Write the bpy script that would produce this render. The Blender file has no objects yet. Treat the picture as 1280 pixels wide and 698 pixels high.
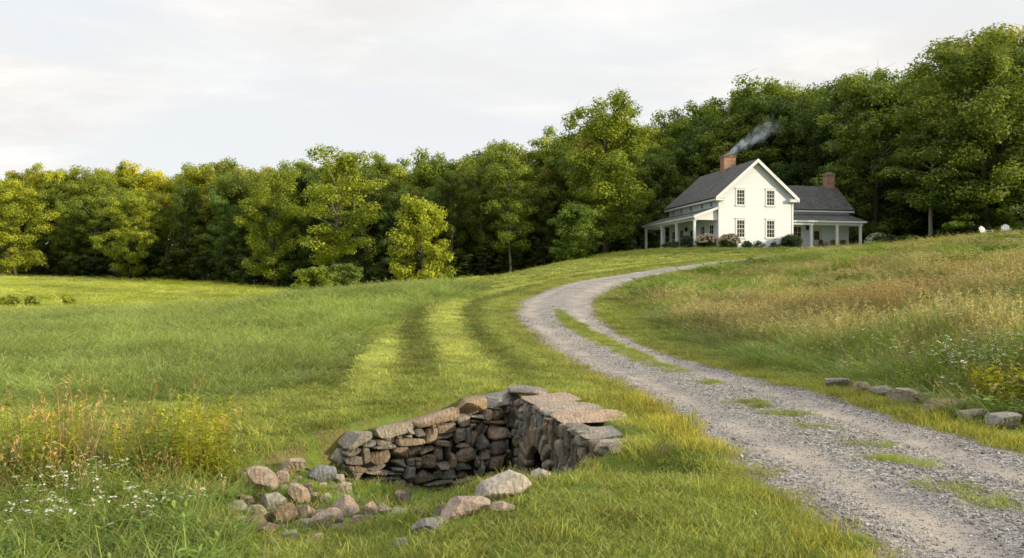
import bpy, bmesh, math, random
import numpy as np
from mathutils import Vector, Matrix, Euler, noise as mnoise

random.seed(7)
RNG = np.random.default_rng(7)
E = 1.75            # eye height above the lawn at the camera
scene = bpy.context.scene
COL = scene.collection
R = math.radians

# ------------------------------------------------------------------ object helpers
def tag(o, label=None, cat=None, group=None, kind=None):
    if label: o['label'] = label
    if cat: o['category'] = cat
    if group: o['group'] = group
    if kind: o['kind'] = kind
    return o

def empty(name, loc, rz=0.0, label=None, cat=None, group=None):
    o = bpy.data.objects.new(name, None)
    o.empty_display_size = 0.3
    COL.objects.link(o)
    o.location = loc
    o.rotation_euler = (0, 0, rz)
    return tag(o, label, cat, group)

def link_mesh(name, me, mat=None, parent=None, loc=None):
    o = bpy.data.objects.new(name, me)
    COL.objects.link(o)
    if mat is not None and len(me.materials) == 0:
        me.materials.append(mat)
    if parent is not None: o.parent = parent
    if loc is not None: o.location = loc
    return o

def arr_mesh(name, verts, quads=None, tris=None, mat=None, smooth=False):
    """mesh from numpy arrays (quads and / or tris)"""
    me = bpy.data.meshes.new(name)
    verts = np.asarray(verts, dtype=np.float32).reshape(-1, 3)
    q = np.zeros((0, 4), np.int32) if quads is None else np.asarray(quads, np.int32).reshape(-1, 4)
    t = np.zeros((0, 3), np.int32) if tris is None else np.asarray(tris, np.int32).reshape(-1, 3)
    me.vertices.add(len(verts)); me.vertices.foreach_set('co', verts.ravel())
    nl = len(q) * 4 + len(t) * 3
    me.loops.add(nl)
    me.loops.foreach_set('vertex_index', np.concatenate([q.ravel(), t.ravel()]).astype(np.int32))
    me.polygons.add(len(q) + len(t))
    starts = np.concatenate([np.arange(len(q)) * 4, len(q) * 4 + np.arange(len(t)) * 3]).astype(np.int32)
    me.polygons.foreach_set('loop_start', starts)
    me.update(calc_edges=True)
    me.validate()
    if smooth:
        me.polygons.foreach_set('use_smooth', np.ones(len(me.polygons), dtype=bool))
    if mat is not None: me.materials.append(mat)
    return me

class MB:
    """collects boxes, tubes, lathes into one mesh"""
    def __init__(self): self.v, self.f, self.sm = [], [], []
    def add(self, vs, fs, smooth=False):
        b = len(self.v); self.v += [tuple(p) for p in vs]
        self.f += [tuple(b + i for i in f) for f in fs]; self.sm += [smooth] * len(fs)
        return self
    def box(self, x0, x1, y0, y1, z0, z1):
        vs = [(x0,y0,z0),(x1,y0,z0),(x1,y1,z0),(x0,y1,z0),(x0,y0,z1),(x1,y0,z1),(x1,y1,z1),(x0,y1,z1)]
        return self.add(vs, [(0,3,2,1),(4,5,6,7),(0,1,5,4),(1,2,6,5),(2,3,7,6),(3,0,4,7)])
    def obox(self, m, sx, sy, sz):
        """box of full size sx,sy,sz centred on matrix m"""
        vs = [m @ Vector((a*sx/2, b*sy/2, c*sz/2)) for c in (-1,1) for a,b in ((-1,-1),(1,-1),(1,1),(-1,1))]
        return self.add(vs, [(0,3,2,1),(4,5,6,7),(0,1,5,4),(1,2,6,5),(2,3,7,6),(3,0,4,7)])
    def tube(self, pts, rads, n=8, cap=True):
        pts = [Vector(p) for p in pts]
        rings = []
        for i, p in enumerate(pts):
            a = pts[min(i+1, len(pts)-1)] - pts[max(i-1, 0)]
            if a.length < 1e-9: a = Vector((0,0,1))
            a.normalize()
            u = a.cross(Vector((0.13,0.97,0.21))); 
            if u.length < 0.05: u = a.cross(Vector((1,0,0)))
            u.normalize(); w = a.cross(u)
            r = rads[i] if hasattr(rads, '__len__') else rads
            rings.append([p + (u*math.cos(k*2*math.pi/n) + w*math.sin(k*2*math.pi/n))*r for k in range(n)])
        vs = [v for r_ in rings for v in r_]
        fs = []
        for i in range(len(rings)-1):
            for k in range(n):
                fs.append((i*n+k, i*n+(k+1)%n, (i+1)*n+(k+1)%n, (i+1)*n+k))
        if cap:
            fs.append(tuple(range(n-1,-1,-1))); fs.append(tuple((len(rings)-1)*n+k for k in range(n)))
        return self.add(vs, fs, True)
    def prism(self, poly, axis, a, b):
        """extrude a 2D polygon: axis 'y' -> poly in (x,z); 'x' -> poly in (y,z); 'z' -> poly in (x,y)"""
        def P(p, t):
            return {'y': (p[0], t, p[1]), 'x': (t, p[0], p[1]), 'z': (p[0], p[1], t)}[axis]
        n = len(poly)
        vs = [P(p, a) for p in poly] + [P(p, b) for p in poly]
        fs = [tuple(range(n)), tuple(range(2*n-1, n-1, -1))] + [(i, n+i, n+(i+1)%n, (i+1)%n) for i in range(n)]
        return self.add(vs, fs)
    def mesh(self, name, mat=None, bevel=0.0):
        me = bpy.data.meshes.new(name)
        me.from_pydata(self.v, [], self.f)
        me.polygons.foreach_set('use_smooth', np.array(self.sm, dtype=bool))
        bm = bmesh.new(); bm.from_mesh(me)
        bmesh.ops.recalc_face_normals(bm, faces=bm.faces[:])
        if bevel > 0:
            eds = [e for e in bm.edges if len(e.link_faces) == 2 and e.calc_face_angle(0) > 0.6]
            bmesh.ops.bevel(bm, geom=eds, offset=bevel, segments=2, affect='EDGES', clamp_overlap=True)
        bm.to_mesh(me); bm.free()
        if mat is not None: me.materials.append(mat)
        return me
    def build(self, name, mat=None, parent=None, bevel=0.0, loc=None):
        return link_mesh(name, self.mesh(name, mat, bevel), None, parent, loc)

def copy_tree(o, parent=None):
    c = o.copy(); COL.objects.link(c)
    if parent is not None: c.parent = parent
    for ch in o.children: copy_tree(ch, c)
    return c

# ------------------------------------------------------------------ material helpers
class NT:
    def __init__(self, nt): self.nt = nt; nt.nodes.clear()
    def n(self, typ, **kw):
        nd = self.nt.nodes.new(typ)
        for k, v in kw.items():
            if k == 'inp':
                for kk, vv in v.items(): nd.inputs[kk].default_value = vv
            else: setattr(nd, k, v)
        return nd
    def l(self, a, b): self.nt.links.new(a, b)
    def math(self, op, a, b=None, c=None, clamp=False):
        nd = self.nt.nodes.new('ShaderNodeMath'); nd.operation = op; nd.use_clamp = clamp
        for i, x in enumerate((a, b, c)):
            if x is None: continue
            if isinstance(x, (int, float)): nd.inputs[i].default_value = x
            else: self.l(x, nd.inputs[i])
        return nd.outputs[0]
    def mix(self, fac, a, b, mode='MIX'):
        nd = self.nt.nodes.new('ShaderNodeMix'); nd.data_type = 'RGBA'; nd.blend_type = mode
        nd.clamp_factor = True
        for s, x in ((nd.inputs[0], fac), (nd.inputs[6], a), (nd.inputs[7], b)):
            if isinstance(x, (int, float)): s.default_value = x
            elif isinstance(x, (tuple, list)): s.default_value = (*x[:3], 1)
            else: self.l(x, s)
        return nd.outputs[2]
    def noise(self, vec, scale, detail=4, rough=0.55, dist=0.0):
        nd = self.nt.nodes.new('ShaderNodeTexNoise')
        nd.inputs['Scale'].default_value = scale; nd.inputs['Detail'].default_value = detail
        nd.inputs['Roughness'].default_value = rough; nd.inputs['Distortion'].default_value = dist
        if vec is not None: self.l(vec, nd.inputs['Vector'])
        return nd.outputs['Fac']
    def ramp(self, fac, stops, interp='LINEAR'):
        nd = self.nt.nodes.new('ShaderNodeValToRGB'); cr = nd.color_ramp; cr.interpolation = interp
        while len(cr.elements) < len(stops): cr.elements.new(0.5)
        for e, (p, c) in zip(cr.elements, stops):
            e.position = p; e.color = (*c[:3], 1) if hasattr(c, '__len__') else (c, c, c, 1)
        self.l(fac, nd.inputs[0])
        return nd.outputs[0]
    def maprange(self, x, a, b, c=0.0, d=1.0, smooth=True):
        nd = self.nt.nodes.new('ShaderNodeMapRange')
        nd.interpolation_type = 'SMOOTHSTEP' if smooth else 'LINEAR'
        self.l(x, nd.inputs[0])
        for i, v in enumerate((a, b, c, d)): nd.inputs[i+1].default_value = v
        return nd.outputs[0]
    def bump(self, h, strength=0.5, dist=0.02):
        nd = self.nt.nodes.new('ShaderNodeBump'); nd.inputs['Strength'].default_value = strength
        nd.inputs['Distance'].default_value = dist; self.l(h, nd.inputs['Height'])
        return nd.outputs[0]
    def surface(self, color, rough=0.8, normal=None, spec=0.3, metallic=0.0):
        p = self.nt.nodes.new('ShaderNodeBsdfPrincipled')
        for s, x in ((p.inputs['Base Color'], color), (p.inputs['Roughness'], rough)):
            if isinstance(x, (int, float)): s.default_value = x
            elif isinstance(x, (tuple, list)): s.default_value = (*x[:3], 1)
            else: self.l(x, s)
        p.inputs['Specular IOR Level'].default_value = spec
        p.inputs['Metallic'].default_value = metallic
        if normal is not None: self.l(normal, p.inputs['Normal'])
        return p
    def out(self, sh, vol=None):
        o = self.nt.nodes.new('ShaderNodeOutputMaterial')
        if sh is not None: self.l(sh, o.inputs['Surface'])
        if vol is not None: self.l(vol, o.inputs['Volume'])

def new_mat(name):
    m = bpy.data.materials.new(name); m.use_nodes = True
    return m, NT(m.node_tree)

def plain(name, col, rough=0.7, var=0.15, scale=3.0, bump=0.0, spec=0.3, coord='Object'):
    m, t = new_mat(name)
    tc = t.n('ShaderNodeTexCoord').outputs[coord]
    f = t.noise(tc, scale, 5)
    c = t.mix(f, tuple(x*(1-var) for x in col), tuple(min(1, x*(1+var)) for x in col))
    nrm = t.bump(t.noise(tc, scale*6, 5), bump, 0.02) if bump else None
    t.out(t.surface(c, rough, nrm, spec).outputs[0])
    return m

# ------------------------------------------------------------------ terrain
def pchip(x, y, xq):
    x = np.asarray(x, float); y = np.asarray(y, float)
    h = np.diff(x); d = np.diff(y) / h
    m = np.zeros_like(y)
    for i in range(1, len(x)-1):
        if d[i-1]*d[i] > 0:
            w1 = 2*h[i]+h[i-1]; w2 = h[i]+2*h[i-1]
            m[i] = (w1+w2)/(w1/d[i-1]+w2/d[i])
    m[0], m[-1] = d[0], d[-1]
    xq = np.clip(xq, x[0], x[-1])
    k = np.clip(np.searchsorted(x, xq)-1, 0, len(x)-2)
    s = (xq-x[k])/h[k]
    return ((1+2*s)*(1-s)**2*y[k] + s*(1-s)**2*h[k]*m[k] + s*s*(3-2*s)*y[k+1] + s*s*(s-1)*h[k]*m[k+1])

# columns: azimuth (deg) -> heights relative to the eye at depths
def az(px): return math.degrees(math.atan((px-640)/1000))
PROFILES = [
 (-180, [(0,-1.75),(20,-1.75),(60,-1),(120,3),(300,12)]),
 (-110, [(0,-1.75),(10,-1.95),(30,-2.0),(60,-1.5),(120,2),(300,10)]),
 (az(-700), [(0,-1.75),(5,-2.1),(12,-2.0),(30,-1.8),(60,-1.3),(100,2.0),(130,5),(300,18)]),
 (az(0), [(0,-1.75),(5,-2.1),(6.5,-2.2),(8,-2.28),(10,-2.15),(12,-1.98),(20,-1.9),(30,-1.74),(45,-1.66),(60,-1.5),(80,-.8),(100,.4),(130,2.7),(200,8),(300,16)]),
 (az(240), [(0,-1.75),(5,-2.1),(6.5,-2.25),(8,-2.32),(10,-2.2),(12,-2.0),(20,-1.9),(30,-1.72),(40,-1.52),(48,-1.42),(60,-1.7),(80,-1.25),(100,-.2),(130,1.5),(200,6),(300,14)]),
 (az(365), [(0,-1.75),(5,-2.0),(6.5,-2.18),(8,-2.3),(10,-2.18),(12,-1.98),(16,-1.88),(20,-1.75),(30,-1.2),(38,-.6),(44,-.6),(52,-1.0),(70,-1.2),(100,-.3),(130,.5),(200,5),(300,12)]),
 (az(480), [(0,-1.75),(5,-1.92),(6.5,-2.08),(8,-2.15),(10,-2.05),(12,-1.88),(20,-1.6),(30,-.95),(45,-.1),(52,-.1),(65,-.4),(90,-.5),(130,.5),(200,5),(300,12)]),
 (az(560), [(0,-1.75),(5,-1.8),(6.5,-1.88),(8,-1.9),(10,-1.86),(12,-1.76),(20,-1.45),(30,-.75),(40,-.2),(48,.2),(58,.3),(90,.1),(130,1),(200,6),(300,13)]),
 (az(640), [(0,-1.75),(6,-1.76),(9,-1.76),(12,-1.72),(20,-1.5),(28,-1.22),(32,-.88),(36,-.56),(45,.05),(58,.75),(75,.95),(100,.8),(130,2),(200,7),(300,14)]),
 (az(720), [(0,-1.75),(9,-1.75),(12,-1.75),(18,-1.77),(24,-1.62),(28,-1.24),(32,-.8),(38,-.2),(46,.5),(60,1.5),(75,2.4),(90,2.9),(110,3.1),(140,4),(300,16)]),
 (az(820), [(0,-1.75),(8,-1.73),(12,-1.76),(17.7,-1.77),(24,-1.68),(30,-1.25),(36,-.62),(44,.25),(57,1.36),(70,2.55),(78,3.15),(86,3.65),(100,4.2),(140,6),(300,18)]),
 (az(960), [(0,-1.75),(8,-1.72),(12,-1.75),(18,-1.7),(24,-1.45),(30,-1.02),(40,-.1),(50,.9),(60,1.9),(70,2.9),(78,3.6),(85,4.0),(100,4.6),(120,5.5),(160,8),(300,20)]),
 (az(1100), [(0,-1.75),(8,-1.72),(11,-1.72),(14,-1.65),(18,-1.45),(24,-.95),(32,-.18),(45,1.2),(60,2.6),(75,3.65),(85,4.25),(110,6.5),(160,11),(300,24)]),
 (az(1280), [(0,-1.75),(8,-1.7),(10,-1.66),(12,-1.52),(16,-1.1),(24,-.3),(32,.6),(45,2.2),(60,3.7),(75,5.0),(82,5.6),(90,6.5),(120,9.0),(160,13),(300,28)]),
 (az(1700), [(0,-1.75),(6,-1.65),(8,-1.5),(16,-.7),(24,.3),(32,1.4),(45,3),(60,4.8),(90,8.5),(120,12),(160,18),(300,34)]),
 (75, [(0,-1.75),(5,-1.65),(10,-1.3),(30,2),(60,6.5),(100,13),(160,21),(300,36)]),
 (120, [(0,-1.75),(6,-1.7),(15,-1.2),(30,.6),(60,5),(100,11),(160,18),(300,30)]),
 (180, [(0,-1.75),(20,-1.75),(60,-1),(120,3),(300,12)]),
]
RMAX = 700.0
LR = np.linspace(math.log(1.0), math.log(RMAX), 520)
_tab = []
for a_, pr in PROFILES:
    c_ = max(0.55, math.cos(R(a_))) if abs(a_) < 60 else 1.0   # depth -> radius
    rr = np.array([p[0]/c_ for p in pr]); hh = np.array([p[1] for p in pr])
    _tab.append(pchip(np.log(rr+4), hh, np.log(np.exp(LR)+4)))
_tab = np.array(_tab)
ANG = np.linspace(-180, 180, 1441)
_aa = np.array([p[0] for p in PROFILES])
TAB = np.stack([pchip(_aa, _tab[:, j], ANG) for j in range(_tab.shape[1])], 1)   # (angle, r)
_ker = np.exp(-0.5*(np.arange(-10, 11)/5.0)**2); _ker /= _ker.sum()
_pad = np.concatenate([TAB[-11:-1], TAB, TAB[1:11]], 0)
TAB = np.stack([np.convolve(_pad[:, j], _ker, 'valid') for j in range(TAB.shape[1])], 1)
_ker = np.exp(-0.5*(np.arange(-6, 7)/2.5)**2); _ker /= _ker.sum()
_pad = np.concatenate([np.repeat(TAB[:, :1], 6, 1), TAB, np.repeat(TAB[:, -1:], 6, 1)], 1)
TAB = np.stack([np.convolve(_pad[i], _ker, 'valid') for i in range(TAB.shape[0])], 0)

def smooth(a, b, x):
    t = np.clip((x-a)/(b-a), 0, 1); return t*t*(3-2*t)

def vnoise(x, y, s, seed=0):
    """cheap smooth value noise in numpy, -1..1"""
    x = np.asarray(x, float)*s + seed*17.13; y = np.asarray(y, float)*s + seed*9.71
    xi = np.floor(x); yi = np.floor(y); fx = x-xi; fy = y-yi
    fx = fx*fx*(3-2*fx); fy = fy*fy*(3-2*fy)
    def h(a, b):
        v = np.sin(a*127.1+b*311.7+seed*74.7)*43758.5453
        return v-np.floor(v)
    return 2*((h(xi,yi)*(1-fx)+h(xi+1,yi)*fx)*(1-fy) + (h(xi,yi+1)*(1-fx)+h(xi+1,yi+1)*fx)*fy)-1

def poly_dist(x, y, pts):
    """distance to a polyline, arclength parameter (point index), side sign (+ left of direction)"""
    best = np.full(np.shape(x), 1e9); par = np.zeros(np.shape(x)); side = np.zeros(np.shape(x))
    for i in range(len(pts)-1):
        ax, ay = pts[i][:2]; bx, by = pts[i+1][:2]
        dx, dy = bx-ax, by-ay; L2 = dx*dx+dy*dy
        t = np.clip(((x-ax)*dx+(y-ay)*dy)/L2, 0, 1)
        d = np.hypot(x-ax-t*dx, y-ay-t*dy)
        cr = dx*(y-ay)-dy*(x-ax)
        m = d < best
        best = np.where(m, d, best); par = np.where(m, i+t, par); side = np.where(m, np.sign(cr), side)
    return best, par, side

# house frame (front-left corner of the gable block, at grade)
HX, HY, HZ = 21.7, 84.0, E+4.0
HA = math.atan2(0.204, 0.979)
def house_local(x, y):
    c, s = math.cos(HA), math.sin(HA)
    return (x-HX)*c+(y-HY)*s, -(x-HX)*s+(y-HY)*c

# dry stone culvert geometry
WALL_C = (0.04, 12.5)       # inner corner of the two walls
WALL_L = (-2.28, 11.0)     # free end of the wing wall
WALL_N = (1.08, 9.15)       # near end of the headwall
CREEK = [(1.2,11.75,-1.40),(0.4,11.4,-1.40),(-.5,11.0,-1.32),(-1.3,10.2,-1.0),(-2.1,9.35,-.72),(-3.5,8.75,-.66),(-6,7.9,-.64),(-14,6.4,-.6),(-40,2,-.6)]

def base_h(x, y):
    x = np.asarray(x, float); y = np.asarray(y, float)
    r = np.maximum(np.hypot(x, y), 1.0); a = np.degrees(np.arctan2(x, y))
    ia = np.clip((a+180)/360*1440, 0, 1439.999); ir = np.clip((np.log(r)-LR[0])/(LR[1]-LR[0]), 0, len(LR)-1.001)
    i0 = ia.astype(int); j0 = ir.astype(int); fa = ia-i0; fr = ir-j0
    z = (TAB[i0,j0]*(1-fa)*(1-fr)+TAB[i0+1,j0]*fa*(1-fr)+TAB[i0,j0+1]*(1-fa)*fr+TAB[i0+1,j0+1]*fa*fr)
    z = z + E
    z = z + 0.05*vnoise(x,y,0.35,1)*smooth(3,20,r) + 0.14*vnoise(x,y,0.07,2)*smooth(18,60,r) + 0.018*vnoise(x,y,1.3,3)
    hx, hy = house_local(x, y)
    dx = np.maximum(np.maximum(-3.5-hx, hx-19.5), 0); dy = np.maximum(np.maximum(-0.6-hy, hy-15), 0)
    w = 1-smooth(0, 11, np.hypot(dx, dy))
    return z*(1-w)+HZ*w

def wall_behind(x, y):
    """how far a point lies behind the wing wall (b1) and the headwall (b2); >0 = earth side"""
    def sd(p, q):
        dx, dy = q[0]-p[0], q[1]-p[1]; L = math.hypot(dx, dy)
        return (dx*(y-p[1])-dy*(x-p[0]))/L, ((x-p[0])*dx+(y-p[1])*dy)/L, L
    s1, t1, L1 = sd(WALL_L, WALL_C)      # + = far side
    s2, t2, L2 = sd(WALL_C, WALL_N)      # + = drive side
    return s1, t1, L1, s2, t2, L2

def ground(x, y):
    """z of the ground, creek carved in"""
    x = np.asarray(x, float); y = np.asarray(y, float)
    z = base_h(x, y)
    d, p, sd = poly_dist(x, y, CREEK)
    zi = np.interp(p, np.arange(len(CREEK)), [c[2] for c in CREEK])
    hw = np.interp(p, np.arange(len(CREEK)), [.45,.5,.5,.45,.5,.5,.5,.6,.6])
    sl = np.interp(p, np.arange(len(CREEK)), [2.6,2.8,3.3,3.3,2.4,1.6,1.4,1.5,1.5])
    n_ = 0.25*vnoise(x, y, 1.1, 5)+0.1*vnoise(x, y, 3.1, 6)
    sl = np.where(sd > 0, sl+np.interp(p, np.arange(len(CREEK)), [1.6,1.7,1.2,.9,.3,0,0,0,0]), sl)
    w = 1-smooth(0, 1, (d-hw+n_*0.6)/sl)
    w = w*smooth(0.1, 1.15, np.hypot(x-WALL_N[0]-.35, y-WALL_N[1]+.1))
    s1, t1, L1, s2, t2, L2 = wall_behind(x, y)
    w = w*(1-smooth(.22, .4, s1)*smooth(-1.5, -.1, t1)*(1-smooth(L1+.3, L1+.6, t1)))
    w = w*(1-smooth(.30, .5, s2))
    zc = z*(1-w)+np.minimum(z, zi+0.06*vnoise(x,y,2.3,8))*w
    return zc

def gz(x, y): return float(ground(np.array([x]), np.array([y]))[0])

_td = np.exp(np.linspace(math.log(3.0), math.log(260), 1500))
def hit(px, py):
    """ground point seen at a photo pixel"""
    u = (px-640)/1000.0; v = (py-360)/1000.0
    zr = E - v*_td; zg = ground(u*_td, _td)
    k = np.argmax(zr <= zg)
    if k == 0: return (u*_td[-1], _td[-1])
    a = zr[k-1]-zg[k-1]; b = zg[k]-zr[k]
    d = _td[k-1]+(_td[k]-_td[k-1])*a/(a+b+1e-9)
    return (u*d, d)
def spot(px, d):
    x = (px-640)/1000.0*d
    return (x, d, gz(x, d))

# ------------------------------------------------------------------ driveway plan
def catmull(pts, n=10):
    P = [np.array(p, float) for p in pts]; P = [2*P[0]-P[1]]+P+[2*P[-1]-P[-2]]
    out = []
    for i in range(1, len(P)-2):
        for k in range(n):
            t = k/n
            out.append(0.5*((2*P[i])+(P[i+1]-P[i-1])*t+(2*P[i-1]-5*P[i]+4*P[i+1]-P[i+2])*t*t+(3*P[i]-P[i-1]-3*P[i+1]+P[i+2])*t**3))
    out.append(P[-2]); return np.array(out)
LPX = [(1077,687),(987,622),(882,557),(813,508),(777,485),(725,461.5),(679,433),(651,410),(642,394),(648,377),(689,360),(743,348),(820,336.5),(900,327),(955,321.5)]
RPX = [(1280,567),(1166,537),(1085,512),(987,480),(960,474),(880,456),(805,432),(768,412),(748,396),(742,381.6),(753,369),(795,352.5),(864,336),(925,327),(965,322.5)]
LE = [(2.35,-30),(2.35,-6),(2.33,3)]+[hit(*p) for p in LPX]
RE = [(5.75,-30),(5.75,-6),(5.6,3)]+[hit(*p) for p in RPX]
def resample(pts, n):
    s = np.concatenate([[0], np.cumsum(np.hypot(*np.diff(pts[:, :2], axis=0).T))])
    q = np.linspace(0, s[-1], n)
    return np.stack([np.interp(q, s, pts[:, k]) for k in range(2)], 1)
LEc, REc = catmull(LE, 12), catmull(RE, 12)
def _sm(p, k=9):
    for _ in range(k):
        p[1:-1] = 0.25*p[:-2]+0.5*p[1:-1]+0.25*p[2:]
    return p
# centre line: match every left point with the nearest right point
LR_ = resample(LEc, 240)
RR_ = resample(REc, 2000)
_c = []
for p in LR_:
    q = RR_[np.argmin(np.hypot(RR_[:,0]-p[0], RR_[:,1]-p[1]))]
    _c.append([(p[0]+q[0])/2, (p[1]+q[1])/2, min(2.0, max(1.2, np.hypot(*(p-q))/2))])
_c = np.array(_c)
_c = _sm(_c, 30)
_tip = _c[-1, :2]; _dir = _c[-1, :2]-_c[-6, :2]; _dir /= np.hypot(*_dir)
DRIVE = np.concatenate([_c, [[*( _tip+_dir*k*1.0+np.array([.1,-.02])*k*k*.1), 1.5] for k in range(1, 14)]])
def drive_sd(x, y):
    """signed distance to the driveway edge (<0 inside), side (+ left), station, centre distance"""
    d, p, s = poly_dist(x, y, DRIVE[::3])
    hw = np.interp(p*3, np.arange(len(DRIVE)), DRIVE[:, 2])
    return d-hw, s, p*3, d*s
# ------------------------------------------------------------------ regions of the ground
def in_poly(x, y, poly):
    ins = np.zeros(np.shape(x), bool)
    n = len(poly)
    for i in range(n):
        x1, y1 = poly[i][:2]; x2, y2 = poly[(i+1) % n][:2]
        if y1 == y2: continue
        c = ((y1 > y) != (y2 > y)) & (x < (x2-x1)*(y-y1)/(y2-y1)+x1)
        ins ^= c
    return ins
def poly_sd(x, y, poly):
    d, _, _ = poly_dist(x, y, list(poly)+[poly[0]])
    return np.where(in_poly(x, y, poly), -d, d)

_mb = [hit(*p) for p in [(300,503),(345,490),(401,475.6),(432,453.5),(464,422),(495.6,401.5),(540,382.6),(585,371.5)]]
MOWB = [(-30,13.2),(-12,13.4),(-7.5,13.6)]+[(-5.0,13.9)]+_mb+[(-1.6,42.5),(-3.6,53),(-8,60)]
_mbs = [tuple(p) for p in catmull(MOWB, 5)]
LEFT_MEADOW = _mbs+[(-30,56),(-60,60),(-110,60),(-110,12)]
_ms = [hit(*p) for p in [(1280,526),(1216,513),(1172,496),(1110,481),(1036,467),(960,455),(923,443.5),(867,424.5),(820,404.5),(786,384),(781,371),(788,361.5),(815,351.5),(864,338.5),(925,329)]]
RIGHT_MEADOW = [(7.2,-20),(7.2,5),(6.9,8)]+[tuple(p) for p in catmull(_ms, 5)]+[(23,66.6),(28,72),(34,76.5),(40,79.5),(42,73),(50,74),(60,76),(75,80),(110,88),(140,60),(140,-20)]

def regions(x, y):
    """0..1 masks: dict of arrays"""
    sd, side, st, cd = drive_sd(x, y)
    jit = 0.22*vnoise(x, y, 1.6, 11)+0.12*vnoise(x, y, 5.1, 12)
    far = smooth(10, 40, np.hypot(x, y))
    lm = poly_sd(x, y, LEFT_MEADOW)+jit*1.2
    rm = poly_sd(x, y, RIGHT_MEADOW)+jit
    cr, _, _ = poly_dist(x, y, CREEK)
    return dict(sd=sd, side=side, st=st, cd=cd, lm=lm, rm=rm, cr=cr)

# patches of grass growing in the middle of the drive: photo pixels, half sizes in m (along, across)
MIDPX = [(702,397,1.6,.22),(712,405,1.7,.28),(726,414,1.6,.30),(745,424,1.5,.33),(762,432,1.3,.33),(780,441,1.1,.33),(800,450,.9,.32),(822,459,.7,.3),(842,466,.5,.28),(878,482,.22,.22),(895,481,.15,.16),(938,506,.25,.3),(952,512,.15,.2),(985,521,.24,.33),(1020,539,.2,.28),(1085,562,.3,.3),(1115,580,.3,.28),(1150,588,.24,.24),(1190,617,.25,.26),(1250,637,.24,.26),(1072,683,.12,.12),(1215,628,.12,.15)]
MID = [(*hit(p[0], p[1]), p[2], p[3]) for p in MIDPX]
def mid_mask(x, y):
    m = np.zeros(np.shape(x))
    for cx, cy, a, b in MID:
        m = np.maximum(m, 1-smooth(0.5, 1.15, np.hypot((x-cx)/b, (y-cy)/a)+0.35*vnoise(x, y, 6.0, 21)))
    return m

def stripe(cd):
    """mowing stripes beside the drive; cd = distance from the drive edge, metres"""
    return np.sin(2*np.pi*(cd-0.25)/1.8)

# ------------------------------------------------------------------ ground sheet
def lerp(a, b, t):
    return a*(1-t)[:, None]+np.array(b)[None, :]*t[:, None]

def ground_colour(x, y):
    g = regions(x, y)
    n = len(x)
    big = vnoise(x, y, 0.22, 31); mid = vnoise(x, y, 0.9, 32); fin = vnoise(x, y, 3.4, 33)
    c = np.tile(np.array([0.125, 0.175, 0.036]), (n, 1))
    c = lerp(c, (0.175, 0.215, 0.050), np.clip(0.5+0.5*big+0.3*mid, 0, 1)*0.6)
    c = lerp(c, (0.16, 0.15, 0.05), smooth(.25, .9, mid*0.6+fin*0.5)*0.35)
    # mowing stripes
    sw = smooth(0.6, 1.6, g['sd'])*(1-smooth(9.5, 12, g['sd']))*smooth(11, 19, y)*(g['side'] > 0)
    s = stripe(g['sd']+0.04*mid)
    c = lerp(c, (0.245, 0.275, 0.085), sw*smooth(-.35, .5, s)*0.8)
    c = lerp(c, (0.075, 0.130, 0.020), sw*smooth(.25, .85, -s)*0.9)
    # verge along the gravel: dry, yellowish
    v = (1-smooth(0.1, 0.55, np.abs(g['sd'])))*smooth(-.4, .6, mid+.4*fin)
    c = lerp(c, (0.17, 0.15, 0.07), v*0.5)
    # left meadow and far field
    lm = 1-smooth(-.35, .15, g['lm'])
    c = lerp(c, (0.115, 0.190, 0.045), lm)
    c = lerp(c, (0.16, 0.225, 0.06), lm*smooth(-.2, .8, big+.5*mid)*.7)
    ff = smooth(56, 66, y)*(1-smooth(-12, -2, x-0.02*y))
    c = lerp(c, (0.31, 0.33, 0.10), ff)
    c = lerp(c, (0.24, 0.28, 0.065), ff*smooth(-.3, .7, big+.4*mid)*.8)
    # right meadow: straw and green soil under the tall grass
    rm = 1-smooth(-.2, .25, g['rm'])
    c = lerp(c, (0.13, 0.12, 0.045), rm)
    c = lerp(c, (0.075, 0.115, 0.028), rm*smooth(-.1, .6, vnoise(x, y, .16, 41)+.4*big))
    # creek bed: damp soil
    cr = 1-smooth(.25, 1.1, g['cr']+.3*fin)
    c = lerp(c, (0.045, 0.042, 0.022), cr*(y < 14)*.9)
    s1, t1, L1, s2, t2, L2 = wall_behind(x, y)
    bare = (1-smooth(.2, .7, np.abs(s1-.25)))*smooth(-.05, .3, t1)*(1-smooth(L1, L1+.3, t1))
    c = lerp(c, (0.17, 0.115, 0.062), bare*smooth(-.2, .7, mid+fin)*.35)
    for bx, by, br in ((-3.05,10.8,.5),(-2.55,11.25,.35),(-3.7,10.4,.7),(1.75,8.9,.35),(1.5,9.9,.4)):
        c = lerp(c, (0.15, 0.11, 0.06), .7*(1-smooth(.3, 1.0, np.hypot(x-bx, (y-by)*1.3)/br+.55*fin+.4*vnoise(x,y,7,34)))*.85)
    # woods floor
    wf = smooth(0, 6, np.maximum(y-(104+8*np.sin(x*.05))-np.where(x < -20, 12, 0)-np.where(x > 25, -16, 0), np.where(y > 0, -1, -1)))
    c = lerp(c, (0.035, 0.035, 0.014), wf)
    # under the gravel
    d = 1-smooth(-.12, .12, g['sd'])
    c = lerp(c, (0.19, 0.175, 0.16), d)
    return c

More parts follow.
